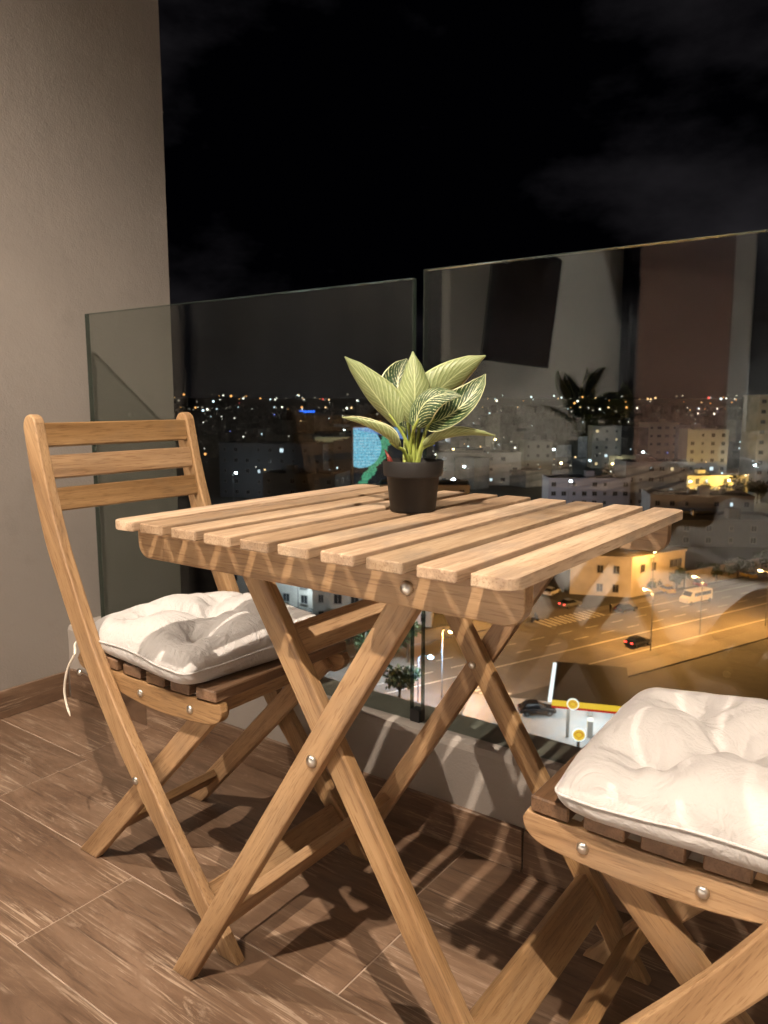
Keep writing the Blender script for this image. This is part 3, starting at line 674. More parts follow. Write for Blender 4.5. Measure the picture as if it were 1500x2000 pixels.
# curtain, wardrobe, white post
def wavy(x0, x1, z0, z1, y, amp, waves, mat, name, label, cat):
    n = 90; bm = bmesh.new(); A = []
    for i in range(n + 1):
        x = x0 + (x1 - x0) * i / n; yy = y + amp * math.sin(2 * math.pi * waves * i / n) + 0.3 * amp * math.sin(2 * math.pi * waves * 2.3 * i / n)
        A.append([bm.verts.new((x, yy, z0)), bm.verts.new((x, yy, z1)), bm.verts.new((x, yy - 0.004, z1)), bm.verts.new((x, yy - 0.004, z0))])
    for a, b in zip(A, A[1:]):
        for k in range(4): bm.faces.new((a[k], b[k], b[(k + 1) % 4], a[(k + 1) % 4]))
    bm.faces.new(A[0]); bm.faces.new(A[-1][::-1]); bmesh.ops.recalc_face_normals(bm, faces=bm.faces[:])
    return tag(obj(name, bm, mat, smooth=True), label, cat)
wavy(-1.155, -0.965, 0.03, 2.5, -3.97, 0.028, 3, fabric('grey_curtain_cloth', (0.055, 0.058, 0.065)), 'curtain', 'dark grey curtain hanging beside the wardrobe, mirrored in the glass', 'curtain')
def added_screen_x(y0, y1, z0, z1, x, amp, waves, mat, label):
    n = 90; bm = bmesh.new(); A = []
    for i in range(n + 1):
        y = y0 + (y1 - y0) * i / n; xx = x + amp * math.sin(2 * math.pi * waves * i / n) + 0.3 * amp * math.sin(2 * math.pi * waves * 2.3 * i / n)
        A.append([bm.verts.new((xx, y, z0)), bm.verts.new((xx, y, z1)), bm.verts.new((xx - 0.004, y, z1)), bm.verts.new((xx - 0.004, y, z0))])
    for a, b in zip(A, A[1:]):
        for k in range(4): bm.faces.new((a[k], b[k], b[(k + 1) % 4], a[(k + 1) % 4]))
    bm.faces.new(A[0]); bm.faces.new(A[-1][::-1]); bmesh.ops.recalc_face_normals(bm, faces=bm.faces[:])
    return tag(obj('curtain', bm, mat, smooth=True), label, 'curtain')  # only the added unseen screen is built here
added_screen_x(-1.38, 0.20, 0.03, 2.56, -1.14, 0.004, 5, fabric('added_charcoal_screen', (0.06, 0.061, 0.063)), 'added charcoal screen flat on the unseen side wall, darkening the left panel reflection')  # added out of view to darken what the left pane reflects
wd = thing('wardrobe', 'tall reddish brown wardrobe at the back of the bedroom, mirrored in the glass', 'wardrobe', (-0.64, -3.9, 0))
M_WD = plain('brown_laminate', (0.26, 0.15, 0.115), 0.5, var=0.12, scale=3)
obj('carcass', boxes([(-0.955, -0.325, -4.04, -3.775, 0.0, 2.42)]), M_WD, wd, Matrix())
obj('door', boxes([(-0.95, -0.332, -3.772, -3.753, 0.03, 2.40)]), M_WD, wd, Matrix())
obj('white_post', boxes([(-0.322, -0.20, -4.04, -3.74, 0.0, 2.45)]), M_RING, wd, Matrix())
nc = thing('mirror_cabinet', 'dark glass fronted cabinet right of the wardrobe, mirrored in the glass', 'cabinet', (0.7, -3.9, 0))
obj('carcass', boxes([(-0.198, 1.6, -4.04, -3.78, 0.0, 2.42)]), M_BLACK, nc, Matrix())
for za, zb in ((2.30, 2.40), (0.02, 0.08)): obj('front_rail', boxes([(-0.196, 1.598, -3.778, -3.762, za, zb)]), M_RING, nc, Matrix())
# bed with a rumpled grey duvet
bed = thing('bed', 'low bed with a rumpled grey duvet, mirrored in the glass', 'bed', (0.25, -3.0, 0))
obj('bed_base', boxm(1.76, 1.5, 0.16, 0.02, 2), plain('bed_base_cloth', (0.42, 0.40, 0.39), 0.8), bed, T(0.3, -2.95, 0.09))
obj('mattress', boxm(1.74, 1.48, 0.16, 0.05, 3), plain('sheet_cloth', (0.6, 0.57, 0.53), 0.8), bed, T(0.3, -2.95, 0.255))
bm = bmesh.new(); n = 60; G = []
for i in range(n + 1):
    row = []
    for j in range(n + 1):
        u, v = i / n, j / n; x = -0.66 + 1.9 * u; y = -2.14 - 1.12 * v
        z = 0.36 + 0.13 * v + 0.06 * mnoise.noise((x * 2.1 + y * 2.4, y * 1.2, 3.3)) + 0.06 * abs(mnoise.noise((x * 4 + y * 3, y * 5, 8.1))) + 0.02 * mnoise.noise((x * 14 + y * 8, y * 9, 1.2))
        e = min(1, min(u, v * 1.2) / 0.10); e = e * e * (3 - 2 * e); z = z * e + (0.10 + 0.03 * math.sin(9 * (u + v) * 3)) * (1 - e)
        row.append(bm.verts.new((x, y, z)))
    G.append(row)
for i in range(n):
    for j in range(n): bm.faces.new((G[i][j], G[i][j + 1], G[i + 1][j + 1], G[i + 1][j]))
bmesh.ops.recalc_face_normals(bm, faces=bm.faces[:])
o = obj('duvet', bm, fabric('grey_duvet', (0.5, 0.495, 0.49)), bed, Matrix(), smooth=True); m_ = o.modifiers.new('s', 'SOLIDIFY'); m_.thickness = 0.03
bmP = bmesh.new(); bmesh.ops.create_uvsphere(bmP, u_segments=28, v_segments=16, radius=1)
for v in bmP.verts:
    c = v.co; c.x = math.copysign(abs(c.x) ** 0.55, c.x) * 0.36; c.y = math.copysign(abs(c.y) ** 0.55, c.y) * 0.16; c.z *= 0.15
    c.z += 0.012 * mnoise.noise(c * 9)
obj('pillow', bmP, M_CUSH, bed, T(0.10, -3.36, 0.55), smooth=True)
# more ceiling spots that light the room
downlight(0.15, -2.95, 2600, 'recessed spot in the bedroom ceiling above the bed', (1.0, 0.95, 0.9), 66)
downlight(0.2, -1.6, 420, 'recessed spot in the bedroom ceiling near the balcony door', (1.0, 0.92, 0.82), 60)

# ------------------------------------------------------------------ the city far below
GZ = -36.0
CO = Vector((-45.1, 141.2)); RA = math.atan2(0.929, 0.37); rv = Vector((math.cos(RA), math.sin(RA))); qv = Vector((rv.y, -rv.x))
def W(a, b, z=0.0): p = CO + rv * a + qv * b; return Vector((p.x, p.y, GZ + z))
def MW(a, b, z=0.0, rot=0.0):   # local x along the main road, local y to its left
    return Matrix.Translation(W(a, b, z)) @ RZ(RA + R(rot))
def asphalt(name, c, var=0.35):
    t = NT(name); v = t.tex('Object', (1, 1, 1)); a = t.noise(v, 0.12, 6, 0.65); b = t.noise(v, 1.7, 5, 0.7)
    col = t.ramp(a, [(0.3, tuple(x * (1 - var) for x in c)), (0.7, tuple(x * (1 + var) for x in c))])
    t.base(t.mix(col, tuple(x * 0.6 for x in c), t.ramp(b, [(0.55, (0, 0, 0)), (0.75, (0.5, 0.5, 0.5))]))); t.rough(0.8); return t.m
M_ROAD = asphalt('worn_asphalt', (0.17, 0.155, 0.14), 0.25)
M_PAVE = asphalt('pavement', (0.2, 0.185, 0.17), 0.2)
M_GROUND = asphalt('city_ground', (0.06, 0.06, 0.055))
M_LINE = plain('road_paint', (0.78, 0.75, 0.66), 0.7, var=0.15, scale=0.8)
M_CONC = plain('forecourt_concrete', (0.38, 0.39, 0.40), 0.7, var=0.12, scale=0.4)
gm = bmesh.new(); bmesh.ops.create_circle(gm, cap_ends=True, segments=64, radius=16000)
structure(obj('ground', gm, M_GROUND, None, T(0, 0, GZ)))
def sheet(name, a0, a1, b0, b1, z, mat, parent=None):
    bm = bmesh.new(); p = [W(a0, b0, z), W(a1, b0, z), W(a1, b1, z), W(a0, b1, z)]
    f = bm.faces.new([bm.verts.new(x) for x in p]); bm.normal_update()
    if f.normal.z < 0: bmesh.ops.reverse_faces(bm, faces=[f])
    return obj(name, bm, mat, parent)
rd = structure(sheet('road', -160, 260, 1.8, 25.0, 0.02, M_ROAD))
structure(sheet('side_road', -27, -13.5, -90, 1.8, 0.018, M_ROAD))
structure(obj('pavement', boxes([(0, 200, -2.2, 0, 0, 0.14)]), M_PAVE, None, MW(-13.5, 1.8) ))
structure(obj('pavement', boxes([(0, 90, 0, 5, 0, 0.14)]), M_PAVE, None, MW(-117, 1.8)))
structure(obj('pavement', boxes([(0, 44, -3.5, 0, 0, 0.14)]), M_PAVE, None, MW(-41, 25.0)))
def lines(name, lst, label):
    for a0, a1, b0, b1 in lst: sheet(name, a0, a1, b0, b1, 0.028, M_LINE, rd)
lines('lane_dash', [(a, a + 3.0, b, b + 0.16) for b in (9.4, 12.8) for a in range(-70, 90, 6)], '')
lines('edge_line', [(-110, 120, 16.0, 16.22), (-36, 120, 22.0, 22.16), (-13, 120, 6.0, 6.14)], '')
lines('crossing_stripe', [(a, a + 0.55, 2.1, 6.0) for a in np.arange(-26.5, -13.6, 1.15)], '')
lines('crossing_stripe', [(-54.6, -51.2, b, b + 0.5) for b in np.arange(17.2, 24.6, 1.0)], '')

# street lamps: head positions (x, y) on the ground plan
M_POLE = plain('galvanised_pole', (0.25, 0.25, 0.25), 0.5, 0.6)
M_SOD = emit('sodium_lamp', (1.0, 0.66, 0.3), 60.0); M_LEDW = emit('cool_lamp', (0.8, 0.9, 1.0), 60.0)
def street_lamp(x, y, label, power, cool=False, h=9.0, ang=0.0, col=None):
    far = math.hypot(x, y) > 230
    col = col or ((0.78, 0.88, 1.0) if cool else (1.0, 0.43, 0.11))
    t = thing('street_lamp', label, 'street lamp', (x, y, GZ), ang, 'lit street lamps')
    Mx = T(x, y, GZ) @ RZ(ang)
    obj('pole', lathe([(0.10, 0), (0.06, h - 0.3)], 10), M_POLE, t, Mx)
    obj('arm', tube([(0, 0, h - 0.4), (0.3, 0, h), (1.3, 0, h + 0.15)], 0.045, 6), M_POLE, t, Mx)
    obj('lamp_head', boxm(0.7, 0.3, 0.14, 0.04), M_POLE, t, Mx @ T(1.6, 0, h + 0.18))
    bm = bmesh.new(); bmesh.ops.create_uvsphere(bm, u_segments=12, v_segments=8, radius=0.55 if far else 0.30); bmesh.ops.scale(bm, vec=(1, 0.8, 0.55), verts=bm.verts)
    obj('bulb', bm, M_LEDW if cool else M_SOD, t, Mx @ T(1.6, 0, h + 0.02))
    l = bpy.data.lights.new('lamp', 'POINT'); l.energy = power; l.color = col; l.shadow_soft_size = 0.3
    o = bpy.data.objects.new('lamp', l); COL.objects.link(o); o.parent = t; o.matrix_local = T(1.6, 0, h - 0.5)
def lamp_px(wx, wy, *a, **k): street_lamp(wx, wy, *a, **k)
KS = 16000
street_lamp(-42, 144, 'sodium street lamp over the corner of the white house', KS * 0.35, ang=RA - 2.4)
street_lamp(-32.3, 112, 'sodium street lamp at the kerb left of the white minibus', KS, ang=RA + 1.57)
street_lamp(-28.6, 125, 'sodium street lamp at the kerb behind the white minibus', KS, ang=RA + 1.57)
street_lamp(-21, 136, 'sodium street lamp far right beside the long lit wall', KS, ang=RA + 1.57)
street_lamp(-47.5, 78, 'sodium street lamp by the striped crossing near the fuel station', KS, ang=RA - 1.57)
street_lamp(-63, 108, 'sodium street lamp at the mouth of the side road', KS * 0.8, ang=RA)
street_lamp(-61, 80, 'bright cool white street lamp among the trees, seen between the table legs', KS * 0.55, True, ang=0.5)
street_lamp(-49.2, 75.2, 'low blue white lamp glaring beside the joint of the glass panes', KS * 0.3, True, ang=0.2, h=6, col=(0.3, 0.6, 1.0))
sl = [o for o in bpy.data.objects if o.get('label', '').startswith('low blue white lamp')][0]
for ch in sl.children:
    if ch.name.startswith('bulb'): ch.data.materials[0] = emit('blue_glare_lamp', (0.45, 0.75, 1.0), 14.0); ch.scale = (1.3, 1.3, 1.6)
street_lamp(-88, 96, 'cool white street lamp lighting the low white building', KS * 0.6, True, ang=1.0)
street_lamp(-67, 187, 'sodium street lamp behind the table top on the far street', KS * 0.9, ang=RA)
street_lamp(-108, 196, 'cool street lamp in front of the two storey houses', KS * 1.6, True, ang=RA, col=(0.85, 0.88, 1.0))
street_lamp(-140, 232, 'cool street lamp beyond the potted plant lighting pale facades', KS * 1.0, True, ang=RA, col=(0.95, 0.92, 0.9))
street_lamp(-78, 303, 'yellow lamp among the dark trees by the lit arcade', KS * 1.1, ang=RA, h=6, col=(1.0, 0.62, 0.16))
street_lamp(-67, 316, 'yellow lamp at the right of the lit arcade', KS * 1.1, ang=RA, h=6, col=(1.0, 0.62, 0.16))
street_lamp(-118, 330, 'warm white lamp on the distant square', KS * 0.45, ang=RA, col=(1.0, 0.85, 0.5))

for i, (x, y, k, cc) in enumerate([(-205, 190, 1.2, 1), (-190, 262, 2.2, 1), (-232, 250, 1.5, 0), (-150, 262, 1.5, 1), (-128, 300, 2.0, 0), (-100, 285, 1.4, 1), (-96, 232, 1.1, 1), (-120, 385, 3.0, 1), (-165, 380, 3.0, 1), (-210, 350, 3.0, 0), (-270, 345, 3.0, 1), (-310, 330, 2.5, 0), (-90, 380, 3.0, 1), (-60, 335, 2.2, 1), (-180, 470, 5.0, 1), (-240, 450, 5.0, 0), (-300, 480, 5.0, 1), (-120, 500, 5.0, 0), (-60, 450, 4.0, 1), (-200, 600, 7.0, 1), (-330, 560, 7.0, 0), (-100, 620, 7.0, 1), (-30, 560, 6.0, 0), (-420, 520, 6.0, 1)]):
    street_lamp(x, y, 'small street lamp glowing among the far dark city blocks', KS * k * 0.09, bool(cc), ang=i * 1.3, h=11, col=(0.85, 0.9, 1.0) if cc else (1.0, 0.8, 0.55))
# buildings -----------------------------------------------------------------
def facade(name, c, var=0.1): return plain(name, c, 0.85, var=var, scale=0.25)
F_WHITE = facade('white_render', (0.56, 0.52, 0.47), 0.22); F_GREY = facade('grey_render', (0.36, 0.35, 0.35)); F_CREAM = facade('cream_render', (0.52, 0.45, 0.36)); F_DARK = facade('dark_render', (0.14, 0.15, 0.17)); F_LILAC = facade('lilac_render', (0.42, 0.40, 0.46))
M_WDARK = plain('dark_window', (0.02, 0.022, 0.026), 0.2); M_WWARM = emit('lit_window_warm', (1.0, 0.72, 0.4), 1.6); M_WCOOL = emit('lit_window_cool', (0.75, 0.88, 1.0), 2.2)
M_ROOF = plain('flat_roof', (0.10, 0.095, 0.09), 0.9, var=0.3, scale=0.3); M_FRAME = plain('window_frame', (0.3, 0.29, 0.28), 0.6)
_wm = {}
def win_mesh(w, h):
    k = (round(w, 2), round(h, 2))
    if k not in _wm:
        m = bpy.data.meshes.new('window'); b = boxes([(-w / 2, w / 2, -0.05, 0.0, -h / 2, h / 2)]); b.to_mesh(m); b.free()
        m2 = bpy.data.meshes.new('frame'); b = boxes([(-w / 2 - 0.1, -w / 2, -0.1, 0.0, -h / 2 - 0.1, h / 2 + 0.1), (w / 2, w / 2 + 0.1, -0.1, 0.0, -h / 2 - 0.1, h / 2 + 0.1), (-w / 2, w / 2, -0.1, 0, h / 2, h / 2 + 0.1), (-w / 2 - 0.15, w / 2 + 0.15, -0.18, 0, -h / 2 - 0.12, -h / 2 - 0.001), (-0.04, 0.04, -0.09, -0.055, -h / 2, h / 2)]); b.to_mesh(m2); b.free()
        _wm[k] = (m, m2)
    return _wm[k]
def building(x, y, rot, w, d, h, label, mat, floors=4, cols=(5, 3), ww=1.3, wh=1.4, lit=0.05, cat='building', name='apartment_building', balcony=False, group=None, frames=True, seed=0, base=0.0):
    """front face looks along local -y, x along the front; windows on the front and on the right (+x) side"""
    rnd = random.Random(seed * 77 + 5)
    t = thing(name, label, cat, (x, y, GZ + base), rot, group); M0 = T(x, y, GZ + base) @ RZ(rot)
    obj('wall', boxes([(-w / 2, w / 2, 0, d, 0, h)]), mat, t, M0)
    pr_ = 0.25
    obj('parapet', boxes([(-w / 2 - 0.1, w / 2 + 0.1, -0.1, pr_, h + 0.002, h + 0.8), (-w / 2 - 0.1, w / 2 + 0.1, d - pr_, d + 0.1, h + 0.002, h + 0.8), (-w / 2 - 0.1, -w / 2 + pr_, pr_, d - pr_, h + 0.002, h + 0.8), (w / 2 - pr_, w / 2 + 0.1, pr_, d - pr_, h + 0.002, h + 0.8)]), mat, t, M0)
    rf = obj('roof', boxes([(-w / 2 + pr_, w / 2 - pr_, pr_, d - pr_, h + 0.001, h + 0.1)]), M_ROOF, t, M0)
    bx, by = rnd.uniform(-w * 0.3, w * 0.3), d * 0.5
    obj('stair_hut', boxes([(bx - 1.5, bx + 1.5, by - 1.5, by + 1.5, h + 0.1, h + 2.8)]), mat, rf, M0)
    for q in range(rnd.randint(2, 4)):
        ax, ay = rnd.uniform(-w * 0.42, w * 0.42), rnd.uniform(d * 0.1, d * 0.9); hh = rnd.uniform(0.8, 1.7)
        obj('roof_tank', lathe([(hh * 0.45, 0), (hh * 0.5, 0.1), (hh * 0.5, hh), (hh * 0.1, hh + 0.2)], 10), mat if q % 2 else M_POLE, rf, M0 @ T(ax, ay, h + 0.1))
    obj('aerial', tube([(w * 0.2, d * 0.4, h + 0.1), (w * 0.2, d * 0.4, h + 4.2)], 0.05, 5), M_POLE, rf, M0)
    fh = h / floors; me, mf = win_mesh(ww, wh); me2, mf2 = win_mesh(ww * 0.6, wh * 0.8)
    for f in range(floors):
        zc = fh * (f + 0.55)
        for side, n, L in ((0, cols[0], w), (1, cols[1], d)):
            for c in range(n):
                u = (c + 0.5) / n * L
                M = M0 @ (T(-w / 2 + u, -0.001, zc) if side == 0 else T(w / 2 + 0.001, u, zc) @ RZ(R(90)))
                if rnd.random() < 0.12: continue
                r_ = rnd.random(); mt = M_WWARM if r_ < lit * 0.5 else (M_WCOOL if r_ < lit else M_WDARK)
                sm_ = (c + seed) % 3 == 1
                wo_ = obj('window', me2 if sm_ else me, mt, t, M)
                if frames: obj('frame', mf2 if sm_ else mf, M_FRAME, wo_, M)
        if balcony and f > 0:
            obj('balcony', boxes([(-w / 2 + 0.6, w / 2 - 0.6, -1.2, -0.02, fh * f - 0.1, fh * f + 0.1), (-w / 2 + 0.6, w / 2 - 0.6, -1.2, -1.1, fh * f + 0.1, fh * f + 0.95)]), mat, t, M0)
    return t
# face-on rotation: front looks back to the camera
def facing(x, y, off=0.0): return math.atan2(y - CAM.y, x - CAM.x) - math.pi / 2 + off
def bld(x0, y0, x1, y1, d, h, label, mat, **k):
    """front from (x0,y0) to (x1,y1), depth away from the camera"""
    rot = math.atan2(y1 - y0, x1 - x0); L = math.hypot(x1 - x0, y1 - y0)
    return building((x0 + x1) / 2, (y0 + y1) / 2, rot, L, d, h, label, mat, **k)
GB = 'city buildings'
bld(-223, 200, -184, 215, 14, 20, 'dark five storey block with a few lit windows left of the plant', F_DARK, floors=5, cols=(9, 3), lit=0.08, seed=1, group=GB)
bld(-184, 221, -171, 227, 14, 21, 'narrow black block in front of the glowing billboard', F_DARK, floors=5, cols=(3, 3), lit=0.0, seed=2, group=GB)
bld(-177, 283, -148, 304, 14, 13.5, 'wide pale building with balconies just right of the plant pot', F_WHITE, floors=3, cols=(7, 3), ww=1.8, lit=0.06, balcony=True, seed=3, group=GB)
bld(-160, 331, -149, 339, 12, 17, 'grey block standing behind the wide pale building', F_GREY, floors=4, cols=(3, 2), seed=4, group=GB, lit=0.0)
bld(-109, 246, -86, 262, 12, 9.5, 'low lilac row of houses behind the far edge of the table', F_LILAC, floors=3, cols=(8, 3), ww=1.5, lit=0.03, balcony=True, seed=5, group=GB)
bld(-88, 262, -71, 275, 12, 15, 'grey four storey block above the yellow lit garden', F_GREY, floors=4, cols=(6, 3), ww=1.6, lit=0.04, seed=6, group=GB)
bld(-138, 444, -124, 455, 14, 23, 'distant cream block with banded floors inside the mirrored plant', F_CREAM, floors=5, cols=(4, 2), ww=2.2, lit=0.03, seed=7, group=GB, balcony=True)
bld(-155, 404, -142, 412, 14, 22, 'distant pale block with dark windows left of the cream block', F_WHITE, floors=5, cols=(3, 2), lit=0.1, seed=8, group=GB)
bld(-64, 352, -48, 364, 14, 38, 'tall white tower block at the right edge', F_WHITE, floors=9, cols=(5, 3), ww=1.8, lit=0.0, seed=9, group=GB)
bld(-86, 330, -72, 338, 14, 24, 'grey tower with lit stair left of the white tower', F_GREY, floors=7, cols=(4, 3), lit=0.12, seed=12, group=GB)
bld(-82, 93, -65, 103, 9, 5.6, 'low white building under the table, lit by cool lamps', F_WHITE, floors=2, cols=(7, 3), ww=1.2, wh=1.5, lit=0.08, seed=10, group=GB)
bld(-106, 96, -88, 100, 10, 8.5, 'pale building behind the left chair, lit blue white', F_WHITE, floors=3, cols=(5, 2), ww=1.2, lit=0.12, seed=11, group=GB)
bld(-121, 128, -104, 138, 12, 12, 'grey four storey block behind the low white building', F_GREY, floors=4, cols=(5, 3), lit=0.04, seed=13, group=GB)
bld(-98, 150, -76, 160, 12, 9, 'dark flat roofed shop row behind the table top', F_GREY, floors=2, cols=(6, 2), lit=0.0, seed=14, group=GB)
bld(-130, 176, -108, 190, 14, 12, 'dull cream block hidden mostly by the table top', F_CREAM, floors=4, cols=(6, 3), lit=0.05, seed=15, group=GB)
bld(-168, 168, -146, 176, 14, 14, 'dark block beneath the left end of the table top', F_DARK, floors=4, cols=(6, 3), lit=0.04, seed=16, group=GB)
bld(-262, 300, -238, 322, 14, 17, 'far grey block with an olive lit gable left of the plant', F_GREY, floors=4, cols=(5, 2), lit=0.15, seed=17, group=GB)
bld(-88, 308, -62, 330, 8, 6.5, 'low cream arcade lit yellow behind the dark trees', F_CREAM, floors=2, cols=(9, 2), ww=1.4, wh=2.0, lit=0.5, seed=21, group=GB)
bld(-58, 196, -30, 214, 16, 6.0, 'dark flat roofed hall behind the long garden wall', F_DARK, floors=2, cols=(6, 2), lit=0.0, seed=22, group=GB)
bld(-70, 232, -44, 246, 14, 8.0, 'grey terrace beyond the dark hall', F_GREY, floors=2, cols=(7, 2), lit=0.03, seed=23, group=GB)
bld(-30, 250, -10, 262, 14, 9.0, 'grey terrace at the right edge beyond the garden wall', F_GREY, floors=3, cols=(6, 2), lit=0.05, seed=24, group=GB)
street_lamp(-226, 287, 'dim yellow lamp lighting a gable in the far dark quarter', KS * 2.4, ang=RA, col=(0.95, 0.85, 0.45))
bld(-300, 372, -276, 390, 14, 19, 'far block with scattered lights below the skyline at the left', F_DARK, floors=5, cols=(6, 2), lit=0.2, seed=18, group=GB)
# white corner house with a chamfered front, and its long garden wall
hs = thing('corner_house', 'white two storey house on the street corner, lit orange', 'house', W(0, 0), 0)
P_ = [(0, 0), (15.5, 0), (15.5, -9), (4, -15), (-7.7, -8.1)]
bm = bmesh.new(); HH = 7.3
lo = [bm.verts.new(W(a, b, 0)) for a, b in P_]; hi = [bm.verts.new(W(a, b, HH)) for a, b in P_]
for i in range(5): bm.faces.new((lo[i], lo[(i + 1) % 5], hi[(i + 1) % 5], hi[i]))
bm.faces.new(hi); bmesh.ops.recalc_face_normals(bm, faces=bm.faces[:])
obj('wall', bm, F_WHITE, hs)
bm = bmesh.new(); cx = sum(p[0] for p in P_) / 5; cy = sum(p[1] for p in P_) / 5
for zz, k in ((HH + 0.005, 1.02), (HH + 0.5, 1.02)): pass
lo = [bm.verts.new(W(cx + (a - cx) * 1.03, cy + (b - cy) * 1.03, HH + 0.005)) for a, b in P_]; hi = [bm.verts.new(W(cx + (a - cx) * 1.03, cy + (b - cy) * 1.03, HH + 0.45)) for a, b in P_]
for i in range(5): bm.faces.new((lo[i], lo[(i + 1) % 5], hi[(i + 1) % 5], hi[i]))
bm.faces.new(hi); bm.faces.new(lo[::-1]); bmesh.ops.recalc_face_normals(bm, faces=bm.faces[:])
obj('cornice', bm, F_WHITE, hs)
me, mf = win_mesh(1.0, 1.4)
for (a, b, rr) in [(-1.9, -2.0, 'L'), (-3.9, -4.1, 'L'), (3.0, 0, 'R'), (6.2, 0, 'R'), (11.4, 0, 'R'), (12.6, 0, 'R'), (13.8, 0, 'R')]:
    for z in ((1.6, 5.2) if rr == 'L' else (5.3,)):
        nrm = rv * 0 + (qv if rr == 'R' else (qv * 0.69 - rv * 0.725))
        p = W(a, b, z) + Vector((nrm.x, nrm.y, 0)) * 0.03
        M = T(*p) @ RZ(math.atan2(nrm.y, nrm.x) + R(90))
        w_ = obj('window', me, M_WDARK, hs, M); obj('frame', mf, M_FRAME, w_, M)
tag(obj('garden_wall', boxes([(15.6, 70, -0.15, 0.15, 0, 3.1), (15.6, 70, -0.25, 0.25, 3.101, 3.25)]), F_WHITE, None, MW(0, 0.4)), 'long white garden wall running right from the corner house', 'wall')

# fuel station ----------------------------------------------------------------
fs = thing('fuel_station', 'fuel station with a dark canopy and yellow red fascia far below', 'fuel station', W(-50, 36.6), 0)
structure(obj('forecourt', boxes([(-13, 11, -13, 11, 0.0, 0.05)]), M_CONC, None, MW(-55, 39, 0, -48)))
MF = MW(-50.0, 36.6, 0, -47.0)         # local x along the short canopy side, away-right
Lx, Ly = 8.2, 13.0
M_FY = emit('yellow_fascia', (1.0, 0.62, 0.05), 1.5); M_FR = emit('red_fascia', (0.8, 0.03, 0.02), 1.0); M_FW = emit('white_light_strip', (0.95, 0.97, 1.0), 2.2)
obj('canopy', boxes([(-Lx / 2, Lx / 2, -Ly / 2, Ly / 2, 4.35, 5.0)]), plain('canopy_roof', (0.02, 0.02, 0.022), 0.6), fs, MF)
# which canopy edge looks at the camera is worked out from the plan
def canopy_edge(nm, x0, x1, y0, y1, z0, z1, m): obj(nm, boxes([(x0, x1, y0, y1, z0, z1)]), m, fs, MF)
canopy_edge('fascia_yellow', -Lx / 2, Lx / 2, -Ly / 2 - 0.12, -Ly / 2 - 0.01, 4.55, 5.15, M_FY)
canopy_edge('fascia_red', -Lx / 2, Lx / 2, -Ly / 2 - 0.12, -Ly / 2 - 0.01, 4.3, 4.545, M_FR)
canopy_edge('light_strip', -Lx / 2 - 0.42, -Lx / 2 - 0.01, -Ly / 2 + 0.3, Ly / 2 - 0.8, 4.75, 5.12, M_FW)
for sx in (-2.4, 2.4):
    for sy in (-4, 0.5, 5): obj('column', boxm(0.35, 0.35, 4.3, 0.02), F_WHITE, fs, MF @ T(sx, sy, 2.2))
for sy in (-3.2, 2.8):
    pm = obj('fuel_pump', boxm(0.6, 1.1, 1.9, 0.05), F_WHITE, fs, MF @ T(0, sy, 1.05)); obj('pump_display', boxes([(-0.32, -0.301, -0.4, 0.4, 0.2, 0.75)]), M_FY, pm, MF @ T(0, sy, 1.05))
lt = bpy.data.lights.new('canopy_light', 'AREA'); lt.shape = 'RECTANGLE'; lt.size = 7; lt.size_y = 12; lt.energy = 1700; lt.color = (0.9, 0.95, 1.0)
lo_ = bpy.data.objects.new('canopy_light', lt); COL.objects.link(lo_); lo_.parent = fs; lo_.matrix_local = ROOTM[fs.name].inverted() @ MF @ T(0, 0, 4.3)
def emblem(parent, M, r):
    """round yellow badge with a white rim and a red-edged scallop"""
    bd = obj('badge', lathe([(r, 0), (r, 0.12)], 32), M_FW, parent, M)
    obj('badge_face', lathe([(r * 0.86, 0.121), (r * 0.86, 0.14)], 32), M_FY, bd, M)
    bm = bmesh.new(); n = 9; c = bm.verts.new((0, -0.55 * r, 0.146)); ring = []
    for i in range(n * 2 + 1):
        a = math.pi * (0.08 + 0.84 * i / (2 * n)); k = 0.72 if i % 2 else 0.64
        ring.append(bm.verts.new((k * r * math.cos(a), k * r * math.sin(a) - 0.15 * r, 0.146)))
    for p, q in zip(ring, ring[1:]): bm.faces.new((c, p, q))
    obj('badge_scallop', bm, M_FR, bd, M)
    bm = bmesh.new(); c = bm.verts.new((0, -0.46 * r, 0.151)); ring = []
    for i in range(n * 2 + 1):
        a = math.pi * (0.10 + 0.80 * i / (2 * n)); k = 0.62 if i % 2 else 0.53
        ring.append(bm.verts.new((k * r * math.cos(a), k * r * math.sin(a) - 0.15 * r, 0.151)))
    for p, q in zip(ring, ring[1:]): bm.faces.new((c, p, q))
    obj('badge_scallop', bm, M_FY, bd, M)
emblem(fs, MF @ T(-1.9, -Ly / 2 - 0.13, 4.95) @ Matrix.Rotation(R(90), 4, 'X'), 0.62)
bay = [(-3.4, -0.6, -9.6, -9.4), (-3.4, -0.6, -7.3, -7.1), (-3.6, -3.4, -9.6, -7.1), (-0.6, -0.4, -9.6, -7.1), (-3.4, -0.6, -12.4, -12.2), (-3.6, -3.4, -12.4, -9.9), (-0.6, -0.4, -12.4, -9.9), (-3.4, -0.6, -10.1, -9.9), (1.0, 1.5, -11, -7.0), (2.6, 3.0, -11, -7.0)]
for x0, x1, y0, y1 in bay: obj('bay_line', boxes([(x0, x1, y0, y1, 0.051, 0.056)]), F_WHITE, fs, MF)
tt = thing('station_sign', 'round yellow sign on a dark pole in front of the fuel station', 'sign', (-25.9, 68.4, GZ), 0)
obj('pole', lathe([(0.14, 0), (0.14, 5.0)], 10), M_BLACK, tt, T(-25.9, 68.4, GZ))
emblem(tt, T(-25.9, 68.4, GZ + 4.6) @ RZ(R(28)) @ T(0, -0.2, 0) @ Matrix.Rotation(R(90), 4, 'X'), 0.66)

